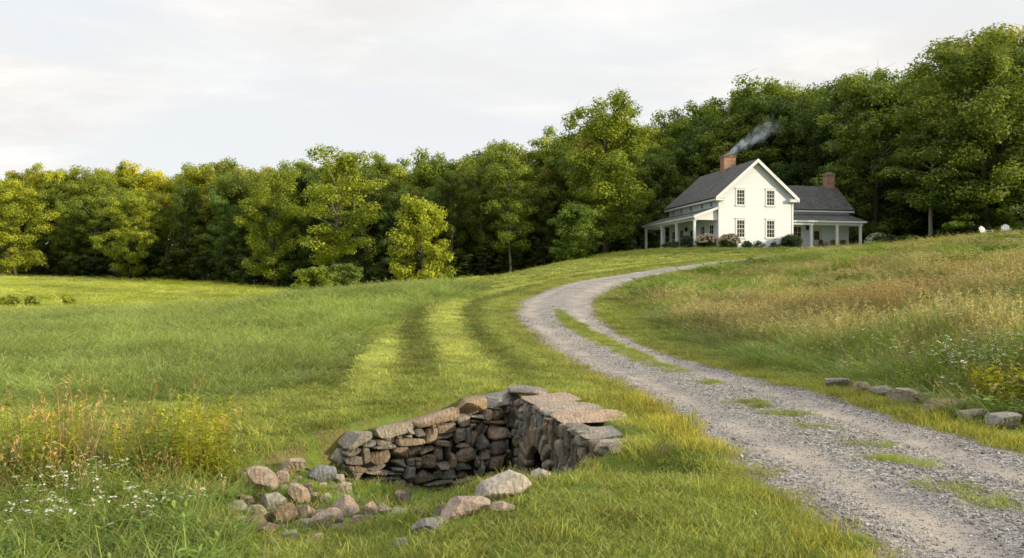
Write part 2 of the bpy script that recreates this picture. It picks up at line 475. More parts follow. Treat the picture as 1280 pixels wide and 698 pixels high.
def build_ground():
    ang = np.concatenate([np.arange(-180, -50, 3.0), np.arange(-50, 50.01, 0.2), np.arange(53, 180, 3.0)])
    def geo(a, b, f): 
        n = max(2, int(math.log(b/a)/math.log(1+f))); return np.exp(np.linspace(math.log(a), math.log(b), n, endpoint=False))
    rad = np.concatenate([geo(.5, 4, .09), geo(4, 6, .02), geo(6, 14.5, .006), geo(14.5, 45, .011), geo(45, 700, .022), [700]])
    A, Rr = np.meshgrid(np.radians(ang), rad, indexing='ij')
    x = (Rr*np.sin(A)).ravel(); y = (Rr*np.cos(A)).ravel()
    z = ground(x, y)
    sd, side, st, cd = drive_sd(x, y)
    z = z-0.10*(1-smooth(-.30, -.06, sd))
    na, nr = len(ang), len(rad)
    idx = np.arange(na*nr).reshape(na, nr)
    nxt = np.roll(idx, -1, axis=0)
    q = np.stack([idx[:, :-1], nxt[:, :-1], nxt[:, 1:], idx[:, 1:]], -1).reshape(-1, 4)[:, ::-1]
    v = np.stack([x, y, z], 1)
    c0 = len(v); v = np.concatenate([v, [[0, 0, gz(0, .3)]]])
    t = np.stack([idx[:, 0], np.full(na, c0), nxt[:, 0]], 1)[:, ::-1]
    me = arr_mesh('ground', v, q, t, smooth=True)
    col = np.ones((len(v), 4), np.float32)
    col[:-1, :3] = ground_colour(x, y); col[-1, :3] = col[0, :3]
    at = me.color_attributes.new('pigment', 'FLOAT_COLOR', 'POINT')
    at.data.foreach_set('color', col.ravel())
    m, t_ = new_mat('turf_soil')
    a = t_.n('ShaderNodeAttribute', attribute_name='pigment').outputs['Color']
    pos = t_.n('ShaderNodeNewGeometry').outputs['Position']
    f1 = t_.noise(pos, 9.0, 6, .65); f2 = t_.noise(pos, 1.7, 4, .6); f3 = t_.noise(pos, 45, 3)
    k = t_.math('MULTIPLY_ADD', t_.math('ADD', t_.math('ADD', f1, f2), f3), 0.95, -0.20)
    c = t_.mix(1.0, a, k, 'MULTIPLY')
    h = t_.math('ADD', f1, t_.math('MULTIPLY', f3, .5))
    t_.out(t_.surface(c, 0.95, t_.bump(h, .9, .06), 0.05).outputs[0])
    me.materials.append(m)
    o = link_mesh('ground', me)
    tag(o, kind='structure')
    return o

def build_drive():
    n = len(DRIVE)
    D = DRIVE.copy()
    # arclength resample, finer near the camera
    s = np.concatenate([[0], np.cumsum(np.hypot(*np.diff(D[:, :2], axis=0).T))])
    q = [0.0]
    while q[-1] < s[-1]:
        yy = np.interp(q[-1], s, D[:, 1]); q.append(q[-1]+(1.0 if yy < 2 else max(.09, yy*.008)))
    q = np.array(q[:-1])
    cx, cy, hw = (np.interp(q, s, D[:, k]) for k in range(3))
    tx, ty = np.gradient(cx), np.gradient(cy); L = np.hypot(tx, ty); tx /= L; ty /= L
    m = 41
    k = np.linspace(-1, 1, m)
    X = cx[:, None]+(-ty*hw)[:, None]*-k[None, :]*-1; Y = cy[:, None]+(tx*hw)[:, None]*k[None, :]
    edge = np.abs(k)[None, :]**8
    jx = .16*vnoise(X, Y, 1.3, 51)+.07*vnoise(X, Y, 6, 52)
    X = X+(-ty)[:, None]*np.sign(k)[None, :]*edge*jx; Y = Y+tx[:, None]*np.sign(k)[None, :]*edge*jx
    K = np.broadcast_to(k[None, :], X.shape)
    Z = ground(X.ravel(), Y.ravel()).reshape(X.shape)
    rut = np.exp(-((np.abs(K)-.52)/.17)**2)
    Z = Z+0.012+.035*(1-K**2)-.035*rut+.012*vnoise(X, Y, 2.2, 53)+.006*vnoise(X, Y, 9, 54)-.03*edge
    nx = len(q); idx = np.arange(nx*m).reshape(nx, m)
    quads = np.stack([idx[:-1, :-1], idx[:-1, 1:], idx[1:, 1:], idx[1:, :-1]], -1).reshape(-1, 4)[:, ::-1]
    me = arr_mesh('driveway', np.stack([X, Y, Z], -1).reshape(-1, 3), quads, smooth=True)
    x, y = X.ravel(), Y.ravel()
    at = me.attributes.new('rut', 'FLOAT', 'POINT')
    at.data.foreach_set('value', np.clip(rut.ravel()+.35*vnoise(x, y, 1.1, 55)+.2*vnoise(x, y, 4, 56), 0, 1).astype(np.float32))
    at = me.attributes.new('verge', 'FLOAT', 'POINT')
    vg = np.maximum(smooth(.82, 1.0, np.abs(K.ravel())+.12*vnoise(x, y, 2.5, 57)), mid_mask(x, y)*.8)
    at.data.foreach_set('value', vg.astype(np.float32))
    mt, t = new_mat('crushed_gravel')
    pos = t.n('ShaderNodeNewGeometry').outputs['Position']
    vo = t.n('ShaderNodeTexVoronoi', inp={'Scale': 34.0}); t.l(pos, vo.inputs['Vector'])
    vo2 = t.n('ShaderNodeTexVoronoi', inp={'Scale': 90.0}); t.l(pos, vo2.inputs['Vector'])
    hsv = t.n('ShaderNodeSeparateColor'); t.l(vo.outputs['Color'], hsv.inputs[0])
    st = t.ramp(hsv.outputs[0], [(0, (.12,.115,.112)), (.3, (.24,.232,.225)), (.6, (.34,.33,.32)), (.88, (.45,.43,.41)), (1, (.56,.53,.49))])
    hs2 = t.n('ShaderNodeSeparateColor'); t.l(vo2.outputs['Color'], hs2.inputs[0])
    fine = t.ramp(hs2.outputs[0], [(0, (.16,.155,.15)), (.5, (.29,.28,.27)), (1, (.42,.405,.385))])
    rt = t.n('ShaderNodeAttribute', attribute_name='rut').outputs['Fac']
    vgn = t.n('ShaderNodeAttribute', attribute_name='verge').outputs['Fac']
    n1 = t.noise(pos, 1.3, 5, .6); n2 = t.noise(pos, 7, 4, .6)
    c = t.mix(t.math('MULTIPLY', rt, .75), st, fine)
    dust = t.mix(n2, (.36,.31,.265), (.47,.415,.36))
    c = t.mix(t.math('MULTIPLY', rt, t.maprange(n1, .34, .62, .1, .85)), c, dust)
    c = t.mix(t.math('MULTIPLY', vgn, .75), c, t.mix(n2, (.13,.10,.06), (.20,.16,.10)))
    c = t.mix(1.0, c, t.math('MULTIPLY_ADD', n1, .6, .7), 'MULTIPLY')
    hgt = t.math('ADD', t.math('MULTIPLY', vo.outputs['Distance'], t.math('MULTIPLY_ADD', rt, -.7, 1.0)), t.math('MULTIPLY', vo2.outputs['Distance'], .35))
    nrm = t.bump(t.math('MULTIPLY', hgt, -1.0), .8, .03)
    t.out(t.surface(c, .9, nrm, .15).outputs[0])
    me.materials.append(mt)
    o = link_mesh('driveway', me); tag(o, kind='structure')
    return o

# ------------------------------------------------------------------ light, sky, camera
SUN_AZ, SUN_EL = R(112), R(16)
def build_light():
    w = bpy.data.worlds.new('World'); scene.world = w; w.use_nodes = True
    t = NT(w.node_tree)
    sky = t.n('ShaderNodeTexSky', sky_type='NISHITA', sun_disc=False, sun_elevation=SUN_EL, sun_rotation=SUN_AZ,
              altitude=100, air_density=1.0, dust_density=2.0, ozone_density=1.0)
    d = t.n('ShaderNodeTexCoord').outputs['Generated']
    sx = t.n('ShaderNodeSeparateXYZ'); t.l(d, sx.inputs[0])
    zz = t.math('ADD', t.math('MAXIMUM', sx.outputs[2], 0.0), 0.16)
    cv = t.n('ShaderNodeCombineXYZ'); t.l(t.math('DIVIDE', sx.outputs[0], zz), cv.inputs[0]); t.l(t.math('DIVIDE', sx.outputs[1], zz), cv.inputs[1])
    mp = t.n('ShaderNodeMapping', inp={'Scale': (.55, .9, 1), 'Rotation': (0, 0, .25), 'Location': (3.1, .7, 0)}); t.l(cv.outputs[0], mp.inputs[0])
    n1 = t.noise(mp.outputs[0], 1.15, 7, .55, .35)
    n2 = t.noise(mp.outputs[0], 2.6, 8, .6, .2)
    cl = t.maprange(n1, .36, .60)
    veil = t.mix(t.maprange(n2, .34, .68), (8.75, 8.55, 8.3), (10.9, 10.6, 10.15))
    blue = t.mix(.86, sky.outputs[0], (9.6, 9.8, 9.95))
    c = t.mix(cl, blue, veil)
    up = t.maprange(sx.outputs[2], .34, .85, 1.0, 1.65)
    c = t.mix(1.0, c, up, 'MULTIPLY')
    sd_ = t.n('ShaderNodeVectorMath', operation='DOT_PRODUCT'); t.l(d, sd_.inputs[0])
    sd_.inputs[1].default_value = (math.sin(R(150))*math.cos(R(22)), math.cos(R(150))*math.cos(R(22)), math.sin(R(22)))
    glow = t.math('POWER', t.math('MAXIMUM', sd_.outputs['Value'], 0.0), 3.0)
    c = t.mix(1.0, c, t.mix(glow, (1, 1, 1), (1.25, 1.22, 1.15)), 'MULTIPLY')
    back = t.maprange(sx.outputs[1], -.25, .25, .52, 1.0)
    back = t.math('MAXIMUM', back, t.maprange(sx.outputs[2], .40, .85, 0.0, 1.0))
    c = t.mix(1.0, c, back, 'MULTIPLY')
    low = t.maprange(sx.outputs[2], -.25, 0.02, .25, 1.0)
    c = t.mix(1.0, c, low, 'MULTIPLY')
    bg = t.n('ShaderNodeBackground', inp={'Strength': 0.1}); t.l(c, bg.inputs['Color'])
    o = t.n('ShaderNodeOutputWorld'); t.l(bg.outputs[0], o.inputs['Surface'])
    s = bpy.data.lights.new('sun', 'SUN'); s.energy = 5.0; s.angle = R(0.6); s.color = (1.0, .84, .57)
    so = bpy.data.objects.new('sun', s); COL.objects.link(so)
    v = Vector((math.sin(SUN_AZ)*math.cos(SUN_EL), math.cos(SUN_AZ)*math.cos(SUN_EL), math.sin(SUN_EL)))
    so.rotation_euler = v.to_track_quat('Z', 'Y').to_euler(); so.location = v*50

def build_camera():
    c = bpy.data.cameras.new('camera'); c.sensor_width = 36; c.lens = 36*1000/1280; c.shift_y = 11/1280
    c.clip_start = .1; c.clip_end = 3000
    o = bpy.data.objects.new('camera', c); COL.objects.link(o)
    o.location = (0, 0, E); o.rotation_euler = (R(90), 0, 0)
    scene.camera = o
    scene.view_settings.view_transform = 'Standard'
    try: scene.view_settings.look = 'None'
    except Exception: pass
    scene.view_settings.exposure = 0
    scene.render.engine = 'CYCLES'
    scene.cycles.max_bounces = 8; scene.cycles.transparent_max_bounces = 8
    scene.cycles.use_denoising = True

build_camera(); build_light()
build_ground(); build_drive()
# ------------------------------------------------------------------ trees
def foliage_mat(name, dark, light, trans=0.28):
    m, t = new_mat(name)
    lf = t.n('ShaderNodeAttribute', attribute_name='leaf').outputs['Fac']
    oi = t.n('ShaderNodeObjectInfo')
    pos = t.n('ShaderNodeNewGeometry').outputs['Position']
    big = t.noise(pos, .42, 3, .5)
    k = t.math('ADD', t.math('MULTIPLY', lf, .75), t.math('MULTIPLY_ADD', big, 1.1, -.48), clamp=True)
    c = t.mix(k, dark, light)
    c = t.mix(1.0, c, oi.outputs['Color'], 'MULTIPLY')
    p = t.surface(c, .55, None, .25)
    tr = t.n('ShaderNodeBsdfTranslucent')
    t.l(t.mix(1.0, c, (1.35, 1.3, .5), 'MULTIPLY'), tr.inputs[0])
    mx = t.n('ShaderNodeMixShader', inp={0: trans}); t.l(p.outputs[0], mx.inputs[1]); t.l(tr.outputs[0], mx.inputs[2])
    t.out(mx.outputs[0])
    return m
def bark_mat(name, a, b):
    m, t = new_mat(name)
    tc = t.n('ShaderNodeTexCoord').outputs['Object']
    mp = t.n('ShaderNodeMapping', inp={'Scale': (7, 7, 1.2)}); t.l(tc, mp.inputs[0])
    f = t.noise(mp.outputs[0], 2.5, 6, .65)
    t.out(t.surface(t.mix(f, a, b), .92, t.bump(f, .8, .05), .1).outputs[0])
    return m
M_LEAF = foliage_mat('broadleaf_foliage', (.033,.074,.015), (.30,.365,.075), .34)
M_BARK = bark_mat('grey_brown_bark', (.055,.045,.035), (.17,.145,.115))
M_PALE = bark_mat('pale_bark', (.16,.145,.12), (.36,.34,.30))

def leaves_arrays(rng, centres, rad, flat, per, size, core=None, up=.55, sizevar=.45):
    """leaf-sized quads spread through many clumps. returns verts, leaf attribute"""
    centres = np.asarray(centres); n = len(centres)
    cnt = np.maximum(3, (per*np.asarray(rad)**2/np.mean(np.asarray(rad)**2)).astype(int))
    ci = np.repeat(np.arange(n), cnt); N = len(ci)
    dirs = rng.normal(size=(N, 3)); dirs /= np.linalg.norm(dirs, axis=1)[:, None]
    rr = rng.random(N)**.42
    fl = np.asarray(flat)[ci] if hasattr(flat, '__len__') else np.full(N, flat)
    off = dirs*rr[:, None]*np.asarray(rad)[ci][:, None]; off[:, 2] *= fl
    p = centres[ci]+off
    nrm = dirs*1.25+np.array([0, 0, up])+rng.normal(size=(N, 3))*.5
    nrm /= np.linalg.norm(nrm, axis=1)[:, None]
    a = np.cross(nrm, rng.normal(size=(N, 3))); a /= np.linalg.norm(a, axis=1)[:, None]+1e-9
    b = np.cross(nrm, a)
    s = size*(1+sizevar*(rng.random(N)*2-1))
    a *= s[:, None]*.55; b *= s[:, None]*.36
    drop = nrm*(s*.10)[:, None]
    v = np.stack([p-a, p-b-a*.15+drop, p+a, p+b-a*.15+drop], 1)
    clump = rng.random(n)[ci]
    leaf = np.clip(.55*rng.random(N)+.45*clump, 0, 1)
    return v.reshape(-1, 3), leaf

def crown_mesh(name, v, leaf, mat):
    q = np.arange(len(v)).reshape(-1, 4)
    me = arr_mesh(name, v, q, mat=mat)
    at = me.attributes.new('leaf', 'FLOAT', 'FACE'); at.data.foreach_set('value', leaf.astype(np.float32))
    return me

def tree_proto(seed, H=16, W=9, cb=.28, prof='oval', limbs=40, per=46, leaf=.34, tr=.22, flat=.6, clump=.062, bark=None, gap=0.0, lean=0.0):
    """a trunk mesh and a crown mesh, base at the origin"""
    rng = np.random.default_rng(seed)
    def pr(t):
        if prof == 'oval': return math.sin(math.pi*min(1, max(0, .12+.86*t)))**.7
        if prof == 'round': return math.sqrt(max(.02, 1-(2*t-1)**2*.92))
        if prof == 'cone': return max(.06, (1-t)**.75)*(.55+.45*min(1, t*6))
        if prof == 'vase': return .45+.55*math.sin(math.pi*min(1, t*.62+.12))
        if prof == 'tiers': return (1-t*.75)*(.7+.3*math.sin(t*22))
    mb = MB(); pts = []; x = y = 0
    for i in range(10):
        z = H*.90*i/9
        pts.append(Vector((x+lean*z, y, z))); x += rng.normal()*.012*H; y += rng.normal()*.012*H
    rad = [tr*(1-.9*(i/9)**.9)+.02 for i in range(10)]; rad[0] *= 1.35
    mb.tube(pts, rad, 8)
    def trunk_at(t):
        f = min(8.999, max(0, t/.90*9)); i = int(f); return pts[i].lerp(pts[i+1], f-i), rad[i]*(1-(f-i))+rad[i+1]*(f-i)
    C, S = [], []
    ang = rng.random()*6.28
    for i in range(limbs):
        t = cb+(.96-cb)*((i+rng.random()*.6)/limbs)
        ang += 2.4+rng.normal()*.35
        tt = (t-cb)/(1-cb)
        ln = W/2*pr(tt)*rng.uniform(.58, 1.2)
        if rng.random() < gap: ln *= .45
        el = R(8+58*tt**1.4+rng.normal()*7) if prof != 'tiers' else R(6+rng.normal()*5)
        p0, r0 = trunk_at(max(.08, t-.06-.1*(prof in ('vase', 'oval'))))
        d = Vector((math.cos(ang)*math.cos(el), math.sin(ang)*math.cos(el), math.sin(el)))
        L = ln/max(.35, math.cos(el))
        if p0.z+d.z*L > H: L = max(.5, (H-p0.z)/max(.2, d.z))
        p1 = p0+d*L*.5+Vector((0, 0, .03*L)); p2 = p0+d*L+Vector((0, 0, .12*L*rng.uniform(-.3, 1)))
        rl = min(r0*.75, .035*L*.5+.03)
        mb.tube([p0, p1, p1.lerp(p2, .7)], [rl, rl*.6, rl*.2], 5, False)
        nb = max(2, int(L/(H*.075)))
        for k in range(nb):
            f = .42+.58*(k+.5)/nb
            q = (p0.lerp(p1, f*2) if f < .5 else p1.lerp(p2, f*2-1))
            side = Vector(rng.normal(size=3)); side.z *= .35; side -= d*side.dot(d)
            side = side.normalized()*L*.22*rng.random()
            if rng.random() < .55: mb.tube([q-d*L*.06, q+side], [rl*.3, rl*.08], 4, False)
            C.append(tuple(q+side)); S.append(H*clump*rng.uniform(.7, 1.3)*(1.1-.3*f))
        C.append(tuple(p2)); S.append(H*clump*rng.uniform(.8, 1.25))
    top, _ = trunk_at(.94)
    for k in range(9):
        q = rng.normal(size=3)*np.array([.05,.05,.025])*H; C.append((top.x+q[0], top.y+q[1], top.z+q[2]+.01*H)); S.append(H*clump*rng.uniform(.8, 1.2))
    v, lf = leaves_arrays(rng, np.array(C), np.array(S), flat, per, leaf)
    zmax = v[:, 2].max(); v[:, 2] *= H/zmax if zmax > H else 1
    return mb.mesh('trunk', bark or M_BARK), crown_mesh('crown', v, lf, M_LEAF)

PROTO = {}
def protos():
    for i in range(4): PROTO['oak%d' % i] = tree_proto(100+i, 17, 10+i*.6, .20, 'oval', 48, 150, .26, .26, .66, .070)
    for i in range(3): PROTO['poplar%d' % i] = tree_proto(120+i, 19, 9.5, .27, 'vase', 48, 150, .26, .27, .78, .066, gap=.12)
    for i in range(2): PROTO['tall%d' % i] = tree_proto(140+i, 20, 8.2, .42, 'oval', 32, 135, .26, .22, .66, .062, M_PALE, gap=.2)
    for i in range(3): PROTO['maple%d' % i] = tree_proto(160+i, 11, 8.5, .10, 'tiers', 38, 105, .235, .15, .36, .08)
    for i in range(2): PROTO['young%d' % i] = tree_proto(180+i, 9, 6.2, .08, 'oval', 40, 84, .24, .12, .74, .09)
    for i in range(2): PROTO['bush%d' % i] = tree_proto(200+i, 4.2, 5.0, .02, 'round', 26, 64, .22, .07, .75, .14)
H0 = dict(oak=17, poplar=19, tall=20, maple=11, young=9, bush=4.2)

TREES = []
def plant(kind, x, y, h, wscale=1.0, label='', group=None, tint=(1, 1, 1), rz=None, name='tree', cat='tree', bark=True, sink=.15):
    tm, cm = PROTO[kind]
    k = h/H0[kind.rstrip('0123456789')]
    e = empty(name, (x, y, gz(x, y)-sink), random.uniform(0, 6.28) if rz is None else rz, label, cat, group)
    e.scale = (k*wscale, k*wscale, k)
    if bark: link_mesh('trunk', tm, parent=e)
    c = link_mesh('crown', cm, parent=e); c.color = (*tint, 1)
    TREES.append(e)
    return e

SKY_PX = [(-400,225),(-150,222),(0,215),(40,208),(80,203),(110,212),(150,203),(200,210),(250,198),(290,206),(320,198),(350,204),(395,190),(430,184),(470,193),(500,200),(540,193),(575,186),(620,168),(660,181),(690,178),(712,160),(740,150),(800,150),(825,152),(850,142),(880,127),(910,119),(930,105),(965,99),(990,106),(1005,112),(1040,109),(1070,92),(1110,88),(1140,94),(1150,110),(1175,80),(1210,50),(1240,40),(1280,42),(1500,25)]
EDGE = [(-400,140),(0,130),(180,126),(300,116),(365,108),(480,98),(600,97),(740,101),(800,112),(860,119),(960,117),(1040,110),(1110,99),(1200,92),(1280,87),(1500,80)]
def skyl(px): return float(np.interp(px, [a for a, b in SKY_PX], [b for a, b in SKY_PX]))
def edge(px): return float(np.interp(px, [a for a, b in EDGE], [b for a, b in EDGE]))

def tint_of(px, rnd):
    """species colour, picked at random"""
    g = rnd.random()
    if g < .25: t = (1.25, 1.12, .8)
    elif g < .5: t = (.8, .9, .95)
    elif g < .62: t = (1.2, .98, .75)
    else: t = (1, 1, 1)
    s = rnd.uniform(.85, 1.12)
    return tuple(c*s for c in t)

def forest():
    rnd = random.Random(11)
    protos()
    def region(px):
        if px < 330: return 'left'
        if px < 790: return 'mid'
        if px < 1045: return 'house'
        return 'right'
    RG = {'left': 'behind the far left field', 'mid': 'between field and farmhouse', 'house': 'directly behind the farmhouse', 'right': 'right of the farmhouse'}
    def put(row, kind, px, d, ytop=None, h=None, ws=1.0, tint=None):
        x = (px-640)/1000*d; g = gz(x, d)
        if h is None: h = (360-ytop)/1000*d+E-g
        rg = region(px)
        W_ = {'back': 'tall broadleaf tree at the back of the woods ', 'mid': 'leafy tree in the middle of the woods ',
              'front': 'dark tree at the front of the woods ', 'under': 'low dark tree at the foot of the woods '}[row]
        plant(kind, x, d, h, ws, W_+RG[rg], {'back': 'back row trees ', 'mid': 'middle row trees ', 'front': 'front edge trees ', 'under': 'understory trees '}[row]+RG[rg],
              tuple(a*b*c for a, b, c in zip(tint or tint_of(px, rnd), {'back': (1.75, 1.58, .95), 'mid': (1.0, 1.02, .92), 'front': (.80, .86, .85), 'under': (.55, .62, .62)}[row], (1.32, 1.22, .9) if px < 250 and row != 'under' else (.82, .88, .9) if px > 790 else (1, 1, 1))), name='understory_tree' if row == 'under' else 'broadleaf_tree')  # row and side factors paint sunlit tops and left end, shaded feet
    big = ['oak0', 'oak1', 'oak2', 'oak3', 'poplar0', 'poplar1', 'poplar2']
    px = -130
    while px < 1420:                                  # back row makes the skyline
        d = edge(px)+16+rnd.uniform(-2, 4)
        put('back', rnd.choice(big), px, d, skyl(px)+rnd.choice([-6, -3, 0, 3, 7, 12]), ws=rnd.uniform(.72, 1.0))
        px += rnd.uniform(22, 33)*(1.0 if px < 1000 else 1.25)
    px = -140
    while px < 1420:
        d = edge(px)+8+rnd.uniform(-2, 2)
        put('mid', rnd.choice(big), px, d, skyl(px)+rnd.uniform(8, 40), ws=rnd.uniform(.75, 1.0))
        px += rnd.uniform(27, 38)*(1.0 if px < 1000 else 1.25)
    px = -120
    while px < 1400:                                  # front edge, crowns lower down
        d = edge(px)+1.5+rnd.uniform(-1.5, 2)
        if not (800 < px < 840):
            yb = 360-(gz((px-640)/1000*d, d)-E)/d*1000
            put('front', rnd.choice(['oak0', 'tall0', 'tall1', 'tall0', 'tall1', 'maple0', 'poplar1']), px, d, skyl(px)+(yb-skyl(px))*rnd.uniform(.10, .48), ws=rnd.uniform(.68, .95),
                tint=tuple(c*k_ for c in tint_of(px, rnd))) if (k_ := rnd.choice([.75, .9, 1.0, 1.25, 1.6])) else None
        px += rnd.uniform(30, 46)*(1.0 if px < 1000 else 1.25)
    px = -120
    while px < 1400:
        d = edge(px)-1.0+rnd.uniform(-1, 2)
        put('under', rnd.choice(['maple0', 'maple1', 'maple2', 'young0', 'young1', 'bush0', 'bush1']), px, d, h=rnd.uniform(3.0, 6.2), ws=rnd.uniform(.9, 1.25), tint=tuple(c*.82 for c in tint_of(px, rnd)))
        px += rnd.uniform(20, 32)*(1.0 if px < 1000 else 1.2)
    # trees one can tell apart
    yel = (1.75, 1.5, .8)
    N = [  # brightest warm tints paint sunlight into the crowns
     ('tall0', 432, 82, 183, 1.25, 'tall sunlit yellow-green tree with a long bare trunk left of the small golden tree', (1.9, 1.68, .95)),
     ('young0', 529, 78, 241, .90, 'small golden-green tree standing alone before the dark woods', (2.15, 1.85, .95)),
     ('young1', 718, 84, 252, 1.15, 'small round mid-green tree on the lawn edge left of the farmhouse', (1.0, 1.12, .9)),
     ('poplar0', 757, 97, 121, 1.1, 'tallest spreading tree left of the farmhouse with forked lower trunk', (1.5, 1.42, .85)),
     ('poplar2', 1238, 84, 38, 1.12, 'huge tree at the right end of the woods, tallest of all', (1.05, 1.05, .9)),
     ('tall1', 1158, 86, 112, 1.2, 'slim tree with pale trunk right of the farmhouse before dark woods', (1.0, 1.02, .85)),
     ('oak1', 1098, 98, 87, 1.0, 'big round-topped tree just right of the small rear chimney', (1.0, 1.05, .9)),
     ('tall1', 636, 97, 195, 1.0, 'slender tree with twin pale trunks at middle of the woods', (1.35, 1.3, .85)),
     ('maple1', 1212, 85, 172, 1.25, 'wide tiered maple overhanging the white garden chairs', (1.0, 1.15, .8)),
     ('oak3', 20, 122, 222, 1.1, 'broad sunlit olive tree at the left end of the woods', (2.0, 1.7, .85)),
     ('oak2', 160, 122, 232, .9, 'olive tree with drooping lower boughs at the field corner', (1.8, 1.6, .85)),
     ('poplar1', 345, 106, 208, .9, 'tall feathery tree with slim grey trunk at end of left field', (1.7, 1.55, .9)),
    ]
    for kind, px, d, yt, ws, lab, tint in N:
        x = (px-640)/1000*d; h = (360-yt)/1000*d+E-gz(x, d)
        plant(kind, x, d, h, ws, lab, None, tint, name='broadleaf_tree')
    for kind, px, d, h, ws, lab, tint in [
        ('bush1', 394, 61, 2.7, 1.0, 'rounded yellow-green bush at the far edge of the near meadow', (1.5, 1.4, .8)),
        ('bush0', 426, 64, 2.9, .9, 'taller green bush under the sunlit trunk tree', (1.1, 1.1, .9)),
        ('bush0', 374, 60, 1.5, 1.0, 'small low bush left of the rounded yellow-green bush', (1.3, 1.25, .8))]:
        x = (px-640)/1000*d
        plant(kind, x, d, h, ws, lab, None, tint, name='bush', cat='bush')
    # unseen tree belt added to shade the view, gaps let the sun through
    sx, sy = math.sin(SUN_AZ), math.cos(SUN_AZ)
    o = -26.0
    while o < 112:
        gap = any(abs(o-c) < w for c, w in ((0.0, 2.2), (-5.2, 2.0), (15, 30.0), (50.5, 4), (60, 4), (79, 7.5)))
        if not gap:
            for t_, hh in ((70, 18.5), (80, 21)):
                tt = t_+rnd.uniform(-3, 3)
                x, y = 3+tt*sx+o*(-sy), 11.8+tt*sy+o*sx
                if abs(math.degrees(math.atan2(x, y))) < 37: continue
                h = hh*rnd.uniform(.85, 1.15)*(1.0 if o > 64 else .8 if 36 < o < 64 else 1)
                plant(rnd.choice(big[:6]), x, y, h, .8, 'unseen broadleaf tree added for shade on the slope beyond the meadow', 'unseen trees added for shade beyond the meadow', tint_of(900, rnd), name='broadleaf_tree')
        o += rnd.uniform(3.6, 5.6)
forest()
# ------------------------------------------------------------------ farmhouse
def siding_mat():
    m, t = new_mat('white_clapboard')
    pos = t.n('ShaderNodeTexCoord').outputs['Object']
    s = t.n('ShaderNodeSeparateXYZ'); t.l(pos, s.inputs[0])
    fr = t.math('FRACT', t.math('DIVIDE', s.outputs[2], .135))
    line = t.maprange(fr, 0.0, .16, 1, 0)
    n = t.noise(pos, .9, 5, .6); n2 = t.noise(pos, 6, 4)
    c = t.mix(n, (.71,.785,.90), (.77,.84,.94))
    c = t.mix(t.math('MULTIPLY', line, .30), c, (.36,.36,.36))
    c = t.mix(t.math('MULTIPLY', t.maprange(s.outputs[2], -.2, .9, .35, 0), n2), c, (.42,.41,.33))
    h = t.math('ADD', t.math('MULTIPLY', fr, -1.0), t.math('MULTIPLY', n2, .12))
    t.out(t.surface(c, .55, t.bump(h, .55, .03), .3).outputs[0]); return m
def shingle_mat():
    m, t = new_mat('charcoal_shingles')
    tc = t.n('ShaderNodeTexCoord').outputs['Object']
    br = t.n('ShaderNodeTexBrick', inp={'Scale': 1.0, 'Mortar Size': .012, 'Row Height': .16, 'Brick Width': .34, 'Color1': (.075,.077,.082,1), 'Color2': (.125,.127,.132,1), 'Mortar': (.03,.03,.033,1)})
    uv = t.n('ShaderNodeUVMap'); t.l(uv.outputs[0], br.inputs[0])
    n = t.noise(tc, .7, 5, .65); n2 = t.noise(tc, 9, 4)
    c = t.mix(1.0, br.outputs[0], t.math('MULTIPLY_ADD', n, 1.0, .55), 'MULTIPLY')
    t.out(t.surface(c, .85, t.bump(t.math('ADD', br.outputs['Fac'], t.math('MULTIPLY', n2, .7)), -.5, .02), .25).outputs[0]); return m
def brick_mat():
    m, t = new_mat('red_brick')
    uv = t.n('ShaderNodeUVMap')
    br = t.n('ShaderNodeTexBrick', inp={'Scale': 1.0, 'Mortar Size': .012, 'Row Height': .085, 'Brick Width': .23, 'Color1': (.30,.115,.07,1), 'Color2': (.42,.19,.125,1), 'Mortar': (.42,.38,.33,1)})
    t.l(uv.outputs[0], br.inputs[0])
    tc = t.n('ShaderNodeTexCoord').outputs['Object']
    n = t.noise(tc, 2.5, 5)
    c = t.mix(1.0, br.outputs[0], t.math('MULTIPLY_ADD', n, .9, .55), 'MULTIPLY')
    t.out(t.surface(c, .9, t.bump(br.outputs['Fac'], -.5, .01), .15).outputs[0]); return m
def glass_mat():
    m, t = new_mat('window_glass')
    tc = t.n('ShaderNodeTexCoord').outputs['Object']
    n = t.noise(tc, 1.1, 3)
    t.out(t.surface(t.mix(n, (.010,.011,.010), (.05,.047,.038)), .06, t.bump(t.noise(tc, 2.0, 2), .04, .02), .5).outputs[0]); return m
M_SIDE = siding_mat(); M_SHING = shingle_mat(); M_BRICK = brick_mat(); M_GLASS = glass_mat()
M_TRIM = plain('white_trim_paint', (.76,.80,.87), .5, .04, 2.0)
M_CEIL = plain('porch_ceiling_paint', (.62,.62,.60), .6, .05, 2.0)
M_FLOOR = plain('porch_floor_paint', (.42,.42,.41), .6, .1, 4.0)
M_DARK = plain('dark_metal', (.02,.02,.022), .4, .2, 5.0)
M_DOOR = plain('door_paint', (.66,.65,.62), .5, .05, 3.0)
M_WICK = plain('brown_wicker', (.14,.075,.045), .8, .4, 30.0, .4)
M_TERRA = plain('terracotta', (.40,.20,.13), .85, .2, 6.0)
M_CAPS = plain('grey_cap_stone', (.33,.31,.29), .9, .2, 5.0)

def box_uv(me, sc=1.0):
    """metre-scaled UVs by face direction"""
    uv = me.uv_layers.new(name='UVMap')
    for p in me.polygons:
        n = p.normal
        if abs(n.z) > .9: ax = (0, 1)
        elif abs(n.x) > abs(n.y): ax = (1, 2)
        else: ax = (0, 2)
        for li in p.loop_indices:
            co = me.vertices[me.loops[li].vertex_index].co
            v = co[ax[1]]/max(.3, math.sqrt(max(.02, 1-n.z*n.z))) if abs(n.z) < .9 else co[ax[1]]
            uv.data[li].uv = (co[ax[0]]*sc, v*sc)
    return me

